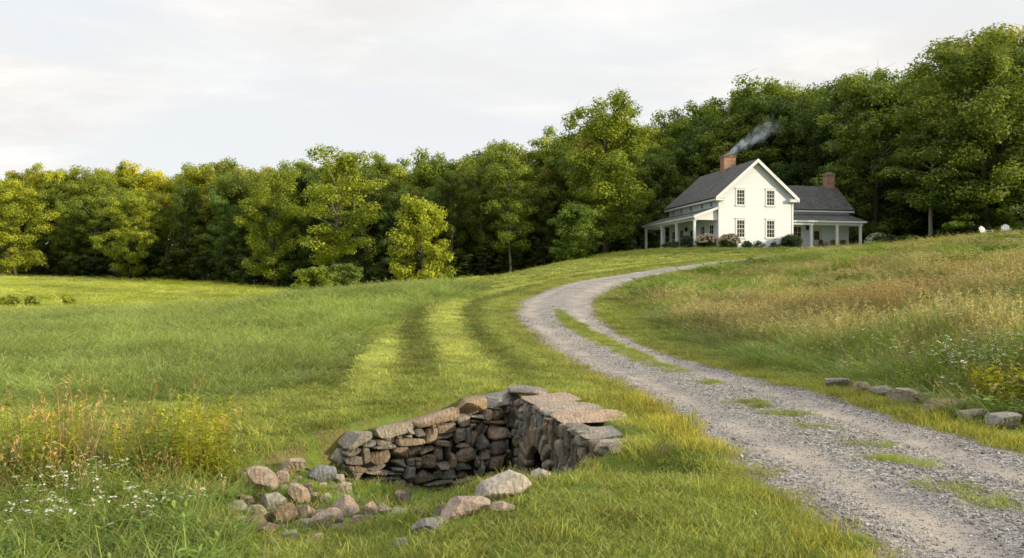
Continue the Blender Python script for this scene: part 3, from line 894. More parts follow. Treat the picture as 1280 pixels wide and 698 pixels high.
def build_house():
    H = empty('farmhouse', (HX, HY, HZ), HA, 'white clapboard farmhouse with grey roofs, two porches and two brick chimneys', 'house')
    W, L, EV, RZ = 8.6, 13.0, 5.72, 9.42
    def wallm(mb, nm, mat=M_SIDE): return link_mesh(nm, mb.mesh(nm, mat), None, H)
    wallm(MB().prism([(0,-.8),(W,-.8),(W,EV),(W/2,RZ),(0,EV)], 'y', 0, L), 'wall')
    WX0, WX1, WY0, WY1, WE, WR = W, 18.0, 4.0, 10.0, 5.05, 7.75
    wallm(MB().prism([(WY0,-.8),(WY1,-.8),(WY1,WE),((WY0+WY1)/2,WR),(WY0,WE)], 'x', WX0-.5, WX1), 'wing_wall')
    # roofs
    def roof_slab(nm, pts_lo, pts_hi, th=.17):
        a, b = [Vector(p) for p in pts_lo]; c, d = [Vector(p) for p in pts_hi]      # a-b eave, d-c ridge ordering a,b,c,d
        n = (b-a).cross(d-a).normalized(); 
        if n.z < 0: n = -n
        mb = MB(); vs = [a,b,c,d]+[p+n*th for p in (a,b,c,d)]
        mb.add(vs, [(0,1,2,3),(4,5,6,7),(0,1,5,4),(1,2,6,5),(2,3,7,6),(3,0,4,7)])
        return mb
    s = (RZ-EV)/(W/2); ov = .48; y0, y1 = -.42, L+.42
    r = MB()
    for sx in (-1, 1):
        xe = W/2+sx*(W/2+ov); ze = EV-ov*s+.06; zr = RZ+.06
        q = roof_slab('', [(xe,y0,ze),(xe,y1,ze)], [(W/2,y1,zr),(W/2,y0,zr)]); r.add(q.v, q.f)
    ro = link_mesh('roof', box_uv(r.mesh('roof', M_SHING)), None, H)
    r = MB(); ws = (WR-WE)/3.0; o2 = .42
    for sy in (-1, 1):
        ye = 7.0+sy*(3.0+o2); ze = WE-o2*ws+.06; zr = WR+.06
        q = roof_slab('', [(WX0+.01,ye,ze),(WX1+.42,ye,ze)], [(WX1+.42,7.0,zr),(WX0+.01,7.0,zr)]); r.add(q.v, q.f)
    link_mesh('wing_roof', box_uv(r.mesh('wing_roof', M_SHING)), None, H)
    # trim: corner boards, frieze, rake boards, eave boards, cornice returns
    t = MB()
    for x in (0, W): t.box(x-.03-(.0 if x else 0), x+.03, -.035, .18, -.4, EV-.1)
    t.box(-.035,.16,-.04,-.002,-.4,EV-.05); t.box(W-.16,W+.035,-.04,-.002,-.4,EV-.05)
    t.box(-.037,-.002,L-.2,L+.03,-.4,EV-.1)
    t.box(WX1-.16,WX1+.03,WY0-.035,WY0-.002,-.4,WE-.1)
    t.box(-.04,-.002,.2,L-.2,EV-.42,EV-.06)                 # frieze under left eave
    t.box(W+.04,WX1-.17,WY0-.04,WY0-.002,WE-.36,WE-.05)
    t.build('corner_trim', M_TRIM, H)
    t = MB(); n = Vector((-s, 0, 1)).normalized()
    for sx in (-1, 1):                                       # rake boards, soffit edge and eaves
        for yy in (y0-.035, y1+.005):
            xe = W/2+sx*(W/2+ov+.03); ze = EV-(ov+.03)*s
            t.prism([(xe,ze-.20),(W/2,RZ-.16),(W/2,RZ+.235),(xe,ze+.23)], 'y', yy, yy+.03)
        xi = W/2+sx*(W/2); xo = W/2+sx*(W/2+ov)
        zc = EV-ov*s
        t.box(min(xo-.03,xo+.03),max(xo-.03,xo+.03),y0+.01,y1-.01,zc-.12,zc+.05)          # fascia / gutter
        t.box(min(xi,xo)+.03,max(xi,xo)-.03,y0+.02,y1-.02,zc-.10,zc-.06)                   # soffit
        a = W/2+sx*(W/2-.55); t.box(min(a,xo),max(a,xo),y0,-.006,zc-.16,zc+.10)              # cornice return
        t.box(min(a,xo)-.04,max(a,xo)+.04,y0-.05,-.007,zc+.10,zc+.15)
    yo = WY0-o2; zc = WE-o2*ws
    t.box(WX0+.03,WX1+.42,yo-.03,yo+.03,zc-.12,zc+.05); t.box(WX0+.03,WX1+.40,yo+.03,WY0-.002,zc-.10,zc-.06)
    for sy in (-1, 1):
        ye = 7.0+sy*(3.0+o2+.03); ze = WE-(o2+.03)*ws
        t.prism([(ye,ze-.16),(7.0,WR-.12),(7.0,WR+.235),(ye,ze+.23)], 'x', WX1+.425, WX1+.455)
    t.build('cornice', M_TRIM, H)
    # gable-side underside strip
    # chimneys
    def chimney(x, y, sx, sy, z0, z1, nm_cap):
        c = MB().box(x-sx/2,x+sx/2,y-sy/2,y+sy/2,z0,z1-.24).box(x-sx/2-.05,x+sx/2+.05,y-sy/2-.05,y+sy/2+.05,z1-.238,z1-.08)
        co = link_mesh('chimney', box_uv(c.mesh('chimney', M_BRICK)), None, H)
        MB().box(x-sx/2-.08,x+sx/2+.08,y-sy/2-.08,y+sy/2+.08,z1-.078,z1).box(x-sx/4,x+sx/4,y-sy/4,y+sy/4,z1+.002,z1+.16).build('chimney_cap', M_CAPS, co)
    chimney(4.3, 6.4, 1.45, .95, 8.4, 11.05, '')
    chimney(17.5, 7.0, .95, .85, 6.6, 9.45, '')
    # windows
    def win_proto(w, h, nx, ny):
        c = MB()
        for sx in (-1, 1): c.box(sx*w/2-(.13 if sx < 0 else 0), sx*w/2+(.13 if sx > 0 else 0), -.045, -.003, -h/2, h/2)
        c.box(-w/2-.13, w/2+.13, -.05, -.003, h/2+.002, h/2+.17); c.box(-w/2-.19, w/2+.19, -.10, -.003, h/2+.172, h/2+.22)
        c.box(-w/2-.17, w/2+.17, -.10, -.003, -h/2-.075, -h/2-.002); c.box(-w/2-.13, w/2+.13, -.04, -.003, -h/2-.17, -h/2-.077)
        p = MB().box(-w/2, w/2, -.010, -.003, -h/2, h/2)
        s_ = MB(); b = .05
        s_.box(-w/2,-w/2+b,-.032,-.0105,-h/2,h/2).box(w/2-b,w/2,-.032,-.0105,-h/2,h/2)
        s_.box(-w/2+b,w/2-b,-.032,-.0105,h/2-b,h/2).box(-w/2+b,w/2-b,-.032,-.0105,-h/2,-h/2+b*1.3)
        for i in range(1, nx): x = -w/2+w*i/nx; s_.box(x-.017,x+.017,-.028,-.0108,-h/2+b*1.3,h/2-b)
        for j in range(1, ny):
            z = -h/2+h*j/ny; k = .03 if (ny % 2 == 0 and j == ny//2) else .016
            s_.box(-w/2+b,w/2-b,-.0305-(.004 if k > .02 else 0),-.0112,z-k,z+k)
        return c.mesh('window', M_TRIM), p.mesh('pane', M_GLASS), s_.mesh('sash', M_TRIM)
    def window(pr, x, y, z, rz=0):
        a = link_mesh('window', pr[0], None, H, (x, y, z)); a.rotation_euler.z = rz
        link_mesh('pane', pr[1], None, a); link_mesh('sash', pr[2], None, a)
    up = win_proto(.92, 1.62, 3, 4); lo = win_proto(.92, 1.85, 3, 4); sm = win_proto(.62, .55, 2, 2); tallw = win_proto(.95, 1.95, 2, 4)
    for x in (2.5, 5.95):
        window(up, x, 0, 5.55); window(lo, x, 0, 2.24)
    for y in (1.7, 4.0, 6.8, 9.5, 11.8): window(sm, 0, y, 4.92, -math.pi/2)
    for y in (1.6, 3.75, 9.4, 11.7): window(tallw, 0, y, 1.75, -math.pi/2)
    window(win_proto(1.0, 1.95, 2, 3), 11.55, WY0, 1.95)
    def door(x, y, z, rz):
        d = link_mesh('door', MB().box(-.5,.5,-.04,-.003,0,2.15).box(-.66,-.502,-.055,-.003,0,2.32).box(.502,.66,-.055,-.003,0,2.32).box(-.50,.50,-.055,-.003,2.152,2.32).mesh('door', M_DOOR), None, H, (x, y, z)); d.rotation_euler.z = rz
        MB().box(-.34,.34,-.052,-.0415,1.0,1.98).build('pane', M_GLASS, d)
        MB().tube([(.40,-.045,.95),(.40,-.10,.95),(.40,-.13,.95)], [.012,.014,.03], 8).build('handle', M_DARK, d)
    door(0, 6.6, .5, -math.pi/2); door(13.95, WY0, .45, 0)
    # left porch
    P, pz, fl = 2.5, 4.42, .5
    py0, py1 = .25, 14.6
    sl = (pz-3.55)/P; oo = .28
    q = roof_slab('', [(-P-oo,py0-.22,pz-(P+oo)*sl),(-P-oo,py1+.25,pz-(P+oo)*sl)], [(-.045,py1+.25,pz-.045*sl),(-.045,py0-.22,pz-.045*sl)], .13)
    link_mesh('porch_roof', box_uv(q.mesh('porch_roof', M_SHING)), None, H)
    b = MB()
    zb = pz-P*sl
    b.box(-P-.09,-P+.09,py0,py1,zb-.42,zb-.10)                                   # beam
    b.box(-P+.09,-.05,py0,py0+.16,zb-.42,zb-.18); b.box(-P+.09,-.05,py1-.16,py1,zb-.42,zb-.18)
    b.prism([(-P+.0,zb-.176),(-.05,zb-.176),(-.05,pz-.09),(-P,zb-.10)], 'y', py0+.02, py0+.12)
    b.box(-P-oo-.03,-P-oo+.01,py0-.24,py1+.27,pz-(P+oo)*sl-.09,pz-(P+oo)*sl+.10)   # fascia
    b.prism([(-P-oo,pz-(P+oo)*sl-.14),(-.05,pz-.05*sl-.14),(-.05,pz-.05*sl+.125),(-P-oo,pz-(P+oo)*sl+.125)], 'y', py0-.25, py0-.224)
    b.build('porch_beam', M_TRIM, H)
    MB().box(-P+.09,-.05,py0+.17,py1-.17,zb-.20,zb-.177).build('porch_ceiling', M_CEIL, H)
    MB().box(-P-.12,-.042,py0-.1,py1+.1,fl-.14,fl).build('porch_floor', M_FLOOR, H)
    MB().box(-P-.06,-P+.0,py0,py1,-.8,fl-.142).box(-P,-.05,py0-.02,py0+.05,-.8,fl-.142).build('porch_skirt', M_TRIM, H)
    def post(x, y, z0, z1, w=.2):
        m_ = MB().box(x-w/2,x+w/2,y-w/2,y+w/2,z0,z1).box(x-w*.75,x+w*.75,y-w*.75,y+w*.75,z0+.002,z0+.16).box(x-w*.7,x+w*.7,y-w*.7,y+w*.7,z1-.12,z1-.001)
        m_.build('porch_post', M_TRIM, H)
    for y in (.5, 5.1, 9.3, 14.3): post(-P+.0, y, fl, zb-.42, .24)
    post(-.2, 14.3, fl, zb-.42, .26)
    st = MB()
    for k in range(3): st.box(-P-.14-.32*(k+1),-P-.14-.32*k,9.7,11.6,-.6,fl-.17*(k+1)+.002*k)
    st.box(-P-1.2,-P-.13,9.5,9.69,-.6,fl-.3)
    st.build('porch_steps', M_TRIM, H)
    # right porch
    qx0, qx1, qy0 = W+.05, WX1+.1, 1.55
    pz2, zo = 4.2, 3.38
    sl2 = (pz2-zo)/(WY0-qy0)
    q = roof_slab('', [(qx0,qy0-.3,zo-.3*sl2),(qx1+.3,qy0-.3,zo-.3*sl2)], [(qx1-.05,WY0-.045,pz2),(qx0,WY0-.045,pz2)], .13)
    link_mesh('porch_roof', box_uv(q.mesh('porch_roof', M_SHING)), None, H)
    b = MB()
    b.box(qx0,qx1,qy0-.09,qy0+.09,zo-.45,zo-.08); b.box(qx1-.18,qx1,qy0+.09,WY0-.05,zo-.44,zo-.10)
    b.box(qx0,qx1+.32,qy0-.34,qy0-.30,zo-.3*sl2-.08,zo-.3*sl2+.10)
    b.build('porch_beam', M_TRIM, H)
    MB().box(qx0,qx1-.18,qy0+.09,WY0-.05,zo-.21,zo-.185).build('porch_ceiling', M_CEIL, H)
    MB().box(qx0,qx1+.1,qy0-.12,WY0-.042,.28,.42).build('porch_floor', M_FLOOR, H)
    MB().box(qx0,qx1,qy0-.02,qy0+.04,-.8,.278).build('porch_skirt', M_TRIM, H)
    for x in (11.75, 14.9, 17.8): post(x, qy0, .42, zo-.45, .22)
    st = MB()
    for k in range(2): st.box(9.4,11.4,qy0-.14-.34*(k+1),qy0-.14-.34*k,-.4,.42-.17*(k+1)+.002*k)
    st.build('porch_steps', M_CAPS, H)
    # wall lanterns
    def lantern(x, y, z, rz):
        o = link_mesh('wall_lantern', MB().box(-.13,.13,-.26,-.04,-.2,-.17).box(-.16,.16,-.29,-.01,.15,.2).box(-.08,.08,-.21,-.09,.2,.28).box(-.05,.05,-.04,-.003,-.12,.26).box(-.12,-.10,-.25,-.05,-.17,.15).box(.10,.12,-.25,-.05,-.17,.15).mesh('wall_lantern', M_DARK), None, H, (x, y, z)); o.rotation_euler.z = rz
        MB().box(-.095,.095,-.235,-.065,-.168,.148).build('pane', M_GLASS, o)
    lantern(0, 5.4, 2.65, -math.pi/2); lantern(0, 7.9, 2.65, -math.pi/2); lantern(12.75, WY0, 2.75, 0)
    return H
HOUSE = build_house()
def house_pt(x, y, z=0.0):
    c, s = math.cos(HA), math.sin(HA)
    return Vector((HX+x*c-y*s, HY+x*s+y*c, HZ+z))

# ------------------------------------------------------------------ porch furniture and garden chairs
def wicker_chair(loc, rz, label, mat=M_WICK, group=None):
    e = empty('porch_chair', loc, rz, label, 'chair', group)
    MB().box(-.32,.32,-.30,.30,.34,.44).build('seat', mat, e, .02)
    MB().prism([(-.32,.442),(.32,.442),(.34,.85),(.2,1.0),(-.2,1.0),(-.34,.85)], 'y', .24, .32).build('backrest', mat, e, .015)
    for sx in (-1, 1):
        MB().box(sx*.36-.045,sx*.36+.045,-.30,.23,.60,.66).box(sx*.36-.035,sx*.36+.035,-.29,-.23,.30,.598).build('armrest', mat, e, .01)
        for sy in (-1, 1): MB().box(sx*.29-.03,sx*.29+.03,sy*.26-.03,sy*.26+.03,0,.338).build('leg', mat, e)
    return e
def porch_things():
    for x, y, rz, lab in [(14.05,2.9,.3,'brown wicker chair between the door and the middle post of the right porch'),
                          (15.5,2.9,-.2,'brown wicker chair just right of the middle post on the right porch'),
                          (16.6,2.9,-.5,'brown wicker chair nearest the right end of the right porch')]:
        wicker_chair(house_pt(x, y, .42), HA+rz, lab)
    wicker_chair(house_pt(-1.2, 9.0, .5), HA-1.57, 'white porch chair standing behind the hedge on the left porch', M_TRIM)
    for x, y, lab in [(10.9,2.5,'terracotta flower pot at the head of the right porch steps')]:
        e = empty('flower_pot', house_pt(x, y, .42), 0, lab, 'flower pot')
        MB().tube([(0,0,0),(0,0,.28),(0,0,.29),(0,0,.36)], [.17,.24,.27,.27], 14).build('pot', M_TERRA, e)
        v, lf = leaves_arrays(np.random.default_rng(5), np.array([(0,0,.5),(.12,.05,.55),(-.1,.05,.58),(0,-.1,.62)]), np.array([.2,.18,.18,.18]), 1.0, 60, .1)
        link_mesh('plant', crown_mesh('plant', v, lf, M_LEAF), None, e)
porch_things()

M_CHAIRW = plain('weathered_white_paint', (.80,.80,.80), .6, .08, 4.0)
def adirondack(loc, rz, label):
    e = empty('garden_chair', loc, rz, label, 'chair')
    s = MB()
    for k in range(6):
        m = Matrix.Translation((0,-.24+.1*k,.36-.028*k)) @ Matrix.Rotation(-.27, 4, 'X'); s.obox(m, .56, .085, .022)
    s.build('seat', M_CHAIRW, e)
    b = MB()
    for k in range(5):
        x = (k-2)*.118; hgt = .80-.05*abs(k-2)**1.5
        m = Matrix.Translation((x,.30+.17*.5,.22+hgt*.5)) @ Matrix.Rotation(-.42, 4, 'X'); b.obox(m, .10, .02, hgt)
    m = Matrix.Translation((0,.42,.62)) @ Matrix.Rotation(-.42, 4, 'X'); b.obox(m, .58, .025, .07)
    b.build('backrest', M_CHAIRW, e)
    for sx in (-1, 1):
        MB().box(sx*.36-.07,sx*.36+.07,-.36,.42,.56,.585).build('armrest', M_CHAIRW, e)
        MB().box(sx*.33-.045,sx*.33+.045,-.30,-.27,0,.558).build('leg', M_CHAIRW, e)
        m = Matrix.Translation((sx*.30,.14,.21)) @ Matrix.Rotation(-.36, 4, 'X'); MB().obox(m, .025, 1.0, .12).build('rail', M_CHAIRW, e)
    return e
_p = spot(1233, 75.6); adirondack(_p, .25, 'white slatted garden chair, left one of the pair under the tall trees').scale = (1.12,)*3
_p = spot(1257, 75.4); adirondack(_p, -.5, 'white slatted garden chair, right one of the pair under the tall trees').scale = (1.12,)*3

# ------------------------------------------------------------------ shrubs round the house
def petal_mat(name, a, b):
    m, t = new_mat(name)
    lf = t.n('ShaderNodeAttribute', attribute_name='leaf').outputs['Fac']
    t.out(t.surface(t.mix(lf, a, b), .7, None, .2).outputs[0]); return m
M_PETAL_PINK = petal_mat('faded_pink_petals', (.54,.37,.29), (.90,.79,.69))
M_PETAL_WHITE = petal_mat('white_petals', (.55,.56,.46), (.82,.82,.76))
M_BOX = foliage_mat('dark_shrub_foliage', (.018,.042,.013), (.075,.13,.034), .15)
M_SHRUB = foliage_mat('grey_green_shrub_foliage', (.05,.075,.03), (.15,.18,.08), .2)

def shrub(name, loc, w, h, label, mat, seed, group=None, flowers=None, nfl=0, leaf=.09, dens=1.0, square=False, dep=None):
    rng = np.random.default_rng(seed)
    e = empty(name, loc, 0, label, 'shrub', group)
    dep = dep or w*.8
    n = int(34*dens*max(1, w*dep/1.5)); C = []
    while len(C) < n:
        p = rng.uniform(-1, 1, 3)
        if square or p[0]**2+p[1]**2+p[2]**2 < 1: C.append((p[0]*w*.42, p[1]*dep*.42, h*(.5+.42*p[2])))
    C = np.array(C)
    v, lf = leaves_arrays(rng, C, np.full(len(C), .17*min(w, h, 1.5)+.03), .9, int(60*dens), leaf)
    v[:, 2] = np.maximum(v[:, 2], 0)
    link_mesh('foliage', crown_mesh('foliage', v, lf, mat), None, e)
    st = MB()
    for k in range(5):
        a = k*1.26; st.tube([(.05*math.cos(a),.05*math.sin(a),-.1),(w*.2*math.cos(a),dep*.2*math.sin(a),h*.55)], [.02,.008], 5)
    st.build('stems', M_BARK, e)
    if flowers is not None:
        F = []
        while len(F) < nfl:
            d = rng.normal(size=3); d /= np.linalg.norm(d); d[2] = abs(d[2])*1.0-.15
            if d[1] > .5: continue
            F.append((d[0]*w*.47, d[1]*dep*.47, h*(.5+.5*d[2])))
        v, lf = leaves_arrays(rng, np.array(F), rng.uniform(.09, .15, len(F)), .8, 40, .075, up=.2)
        link_mesh('blossoms', crown_mesh('blossoms', v, lf, flowers), None, e)
    return e
def shrubs():
    def at(x, y): p = house_pt(x, y); return (p.x, p.y, gz(p.x, p.y)-.05)
    shrub('hydrangea', at(-1.75,-.75), 2.5, 1.75, 'faded pink hydrangea bush at the corner of the left porch', M_LEAF, 1, None, M_PETAL_PINK, 95)
    shrub('hydrangea', at(.75,-.95), 2.4, 1.75, 'faded pink hydrangea bush before the left edge of the gable front', M_LEAF, 2, None, M_PETAL_PINK, 85)
    shrub('boxwood', at(7.7,-1.0), 2.5, 1.8, 'large dark round boxwood at the right corner of the gable front', M_BOX, 3, dens=1.3)
    shrub('boxwood', at(-3.15,.9), 1.5, 1.6, 'dark upright boxwood left of the pink hydrangeas', M_BOX, 4, dens=1.2)
    shrub('hedge', at(-3.4,4.8), 1.1, 1.05, 'low dark clipped hedge along the left porch', M_BOX, 5, square=True, dep=6.2)
    shrub('shrub', at(2.75,-.8), 1.35, 1.0, 'small dark green shrub under the left lower gable window', M_BOX, 6)
    shrub('shrub', at(4.2,-.8), 1.6, 1.05, 'loose grey-green shrub between the two lower gable windows', M_SHRUB, 7, dens=.7)
    shrub('shrub', at(5.95,-.85), 1.5, .95, 'low grey-green shrub under the right lower gable window', M_SHRUB, 8)
    shrub('hydrangea', at(19.3,.7), 2.8, 2.25, 'round white hydrangea bush at the right end of the right porch', M_LEAF, 9, None, M_PETAL_WHITE, 85)
    shrub('shrub', at(22.6,2.6), 2.8, 1.9, 'dark green shrub just right of the white hydrangea', M_BOX, 10)
    shrub('shrub', at(-3.9,13.6), 2.2, 1.3, 'dark shrub at the far end of the left porch', M_BOX, 11)
    # dark band of shrubs behind the garden chairs
    for i, px in enumerate(range(1106, 1296, 21)):
        p = spot(px+random.uniform(-4, 4), 86.5+random.uniform(-1, 1))
        shrub('shrub', (p[0], p[1], p[2]-.1), 3.0, random.uniform(1.5, 2.1), 'dark green shrub in the low band beneath the trees behind the garden chairs', M_BOX, 40+i, 'low shrubs beneath the trees behind the garden chairs', leaf=.16, dens=.6)
shrubs()

# ------------------------------------------------------------------ chimney smoke
def smoke():
    base = house_pt(4.3, 6.4, 11.2)
    L = 7.2
    pts, n = [], 16
    o = MB(); pp, rr = [], []
    for i in range(26):
        f = i/25; pp.append((f*L, .18*math.sin(f*9)*f, .25*math.sin(f*7+1)*f)); rr.append(.34+1.75*f**.9+.05*math.sin(f*23))
    o.tube(pp, rr, 18)
    m, t = new_mat('wood_smoke')
    tc = t.n('ShaderNodeTexCoord').outputs['Object']
    s = t.n('ShaderNodeSeparateXYZ'); t.l(tc, s.inputs[0])
    nz = t.n('ShaderNodeTexNoise', inp={'Scale': .75, 'Detail': 5.0, 'Roughness': .6}); t.l(tc, nz.inputs['Vector'])
    off = t.n('ShaderNodeVectorMath', operation='MULTIPLY_ADD'); t.l(nz.outputs['Color'], off.inputs[0]); off.inputs[1].default_value = (0, 1.5, 1.5); off.inputs[2].default_value = (0, -.75, -.75)
    w_ = t.n('ShaderNodeVectorMath', operation='SCALE'); t.l(off.outputs[0], w_.inputs[0]); t.l(t.maprange(s.outputs[0], 0, 3, .15, 1), w_.inputs['Scale'])
    ad = t.n('ShaderNodeVectorMath', operation='ADD'); t.l(tc, ad.inputs[0]); t.l(w_.outputs[0], ad.inputs[1])
    s2 = t.n('ShaderNodeSeparateXYZ'); t.l(ad.outputs[0], s2.inputs[0])
    r = t.math('SQRT', t.math('ADD', t.math('POWER', s2.outputs[1], 2.0), t.math('POWER', s2.outputs[2], 2.0)))
    rad = t.math('MULTIPLY_ADD', t.math('POWER', t.math('DIVIDE', t.math('MAXIMUM', s.outputs[0], .001), L), .9), 1.35, .28)
    fall = t.maprange(t.math('DIVIDE', r, rad), .25, 1.0, 1, 0)
    n2 = t.noise(tc, 1.5, 6, .65)
    d = t.math('MULTIPLY', fall, t.maprange(n2, .42, .64, .02, 1))
    along = t.maprange(s.outputs[0], 0.0, 7.1, 1, 0, smooth=False)
    d = t.math('MULTIPLY', t.math('MULTIPLY', d, along), t.math('DIVIDE', 2.6, t.math('ADD', rad, .1)))
    v = t.n('ShaderNodeVolumePrincipled', inp={'Color': (.80,.88,1.0,1), 'Anisotropy': .1}); t.l(d, v.inputs['Density'])
    t.out(None, v.outputs[0])
    ob = o.build('smoke', m)
    ob.location = base
    ob.rotation_euler = Euler((0, -R(33), R(4)), 'XYZ')
    m.cycles.volume_step_rate = 1.0 if hasattr(m, 'cycles') and hasattr(m.cycles, 'volume_step_rate') else 1.0
    tag(ob, 'thin blue-grey smoke drifting from the brick chimney', None, None, 'stuff')
smoke()
scene.cycles.volume_bounces = 3; scene.cycles.volume_step_rate = 2.0; scene.cycles.volume_max_steps = 128
# ------------------------------------------------------------------ stones
def stone_mat(name, rough_scale=1.0):
    m, t = new_mat(name)
    tc = t.n('ShaderNodeTexCoord').outputs['Object']
    pos = t.n('ShaderNodeNewGeometry').outputs['Position']
    tn = t.n('ShaderNodeAttribute', attribute_name='tone').outputs['Color']
    oi = t.n('ShaderNodeObjectInfo').outputs['Color']
    n1 = t.noise(pos, 4.5, 7, .65); n2 = t.noise(pos, 26, 5, .7); n3 = t.noise(pos, 11, 4, .6)
    vein = t.n('ShaderNodeTexWave', inp={'Scale': 5.0, 'Distortion': 9.0, 'Detail': 4.0, 'Detail Scale': 1.6}); t.l(pos, vein.inputs[0])
    c = t.mix(1.0, tn, oi, 'MULTIPLY')
    c = t.mix(1.0, c, t.math('MULTIPLY_ADD', n1, 1.1, .42), 'MULTIPLY')
    c = t.mix(1.0, c, t.math('MULTIPLY_ADD', n2, 1.3, .40), 'MULTIPLY')
    c = t.mix(t.maprange(n3, .54, .68, 0, .6), c, (.40,.39,.34))            # pale lichen
    c = t.mix(t.maprange(t.noise(pos, 3.0, 5, .7), .54, .75, 0, .6), c, (.075,.07,.05))   # damp dark stains
    c = t.mix(t.maprange(vein.outputs['Fac'], .8, 1.0, 0, .25), c, (.10,.08,.06))
    h = t.math('ADD', t.math('MULTIPLY', n1, 1.2), t.math('ADD', t.math('MULTIPLY', n2, .45), t.math('MULTIPLY', vein.outputs['Fac'], .12)))
    t.out(t.surface(c, .92, t.bump(h, 1.0, .06), .12).outputs[0]); return m
M_STONE = stone_mat('field_stone')
M_HOLE = plain('shade_dark_stone', (.012,.011,.010), .9, .3, 8.0, .3, .1)  # near-black stands in for shade in the opening and behind stones
TONES = [(.27,.235,.20), (.31,.275,.24), (.22,.20,.175), (.34,.27,.21), (.24,.235,.23), (.29,.225,.165)]

def cube_sphere(n):
    """grid points of a cube, -1..1, shared vertices, quads"""
    key = {}; V = []; Q = []
    def vid(p):
        k = tuple(np.round(p, 5))
        if k not in key: key[k] = len(V); V.append(p)
        return key[k]
    lin = np.linspace(-1, 1, n+1)
    for ax in range(3):
        for s in (-1, 1):
            for i in range(n):
                for j in range(n):
                    c = []
                    for a, b in ((i,j),(i+1,j),(i+1,j+1),(i,j+1)):
                        p = [0,0,0]; p[ax] = s; p[(ax+1)%3] = lin[a]; p[(ax+2)%3] = lin[b]; c.append(vid(tuple(p)))
                    Q.append(c if s > 0 else c[::-1])
    return np.array(V), np.array(Q)
CS5, CS14 = cube_sphere(5), cube_sphere(16)

def stone_pts(rng, size, res=CS5, k=5.0, rough=.10, cuts=0):
    V = res[0].copy()
    V = np.sign(V)*np.abs(V)**.85
    p = V/((np.abs(V)**k).sum(1)**(1/k))[:, None]
    for _ in range(cuts):
        n = rng.normal(size=3); n /= np.linalg.norm(n); d = rng.uniform(.52, .88)
        e = np.maximum(p @ n-d, 0); p -= e[:, None]*n*.98
    for o, a in ((1.3, rough), (3.1, rough*.45), (7.3, rough*.16)):
        ph = rng.uniform(0, 6.28, 9); dv = rng.normal(size=(3, 3))
        f = sum(np.sin(p @ dv[i]*o+ph[i]) for i in range(3))/3
        p *= (1+a*f)[:, None]
    return p*np.asarray(size)/2

class Stones:
    def __init__(self): self.v, self.q, self.t, self.n = [], [], [], 0
    def add(self, pts, quads, tone):
        self.v.append(pts); self.q.append(quads+self.n); self.n += len(pts); self.t.append(np.tile([*tone, 1], (len(pts), 1)))
    def build(self, name, parent=None, loc=None):
        me = arr_mesh(name, np.concatenate(self.v), np.concatenate(self.q), mat=M_STONE, smooth=True)
        me.set_sharp_from_angle(angle=R(24))
        a = me.color_attributes.new('tone', 'FLOAT_COLOR', 'POINT'); a.data.foreach_set('color', np.concatenate(self.t).astype(np.float32).ravel())
        return link_mesh(name, me, None, parent, loc)

def pack(rng, L, H, cell, top, skip, wr, hr, tall=None):
    """fill a wall face with mixed rubble: rectangles (s0,s1,z0,z1) above z=0"""
    ns, nz = int(L/cell), int(H/cell)
    occ = np.zeros((nz, ns), bool)
    for j in range(nz):
        for i in range(ns):
            if skip((i+.5)*cell, (j+.5)*cell) or (j+.5)*cell > top((i+.5)*cell): occ[j, i] = True
    out = []
    for j in range(nz):
        for i in range(ns):
            if occ[j, i]: continue
            w_, h_ = (wr, hr)
            if tall and tall((i+.5)*cell, (j+.5)*cell): w_, h_ = hr, (wr[0]+1, wr[1]+2)
            w = rng.integers(*w_); h = rng.integers(*h_)
            w = min(w, ns-i); 
            k = 0
            while k < w and not occ[j, i+k]: k += 1
            w = k; h = min(h, nz-j)
            k = 0
            while k < h and not occ[j+k, i:i+w].any(): k += 1
            h = k
            if w < 1 or h < 1: occ[j, i] = True; continue
            occ[j:j+h, i:i+w] = True
            out.append((i*cell, (i+w)*cell, j*cell, (j+h)*cell))
    return out

def face_matrix(p, q, z0):
    """wall frame: +X along p->q, +Y out of the face (toward the creek), +Z up"""
    d = Vector((q[0]-p[0], q[1]-p[1], 0)); L = d.length; d.normalize()
    n = Vector((d.y, -d.x, 0))
    m = Matrix((( d.x, n.x, 0, p[0]), (d.y, n.y, 0, p[1]), (0, 0, 1, z0), (0, 0, 0, 1)))
    return m, L

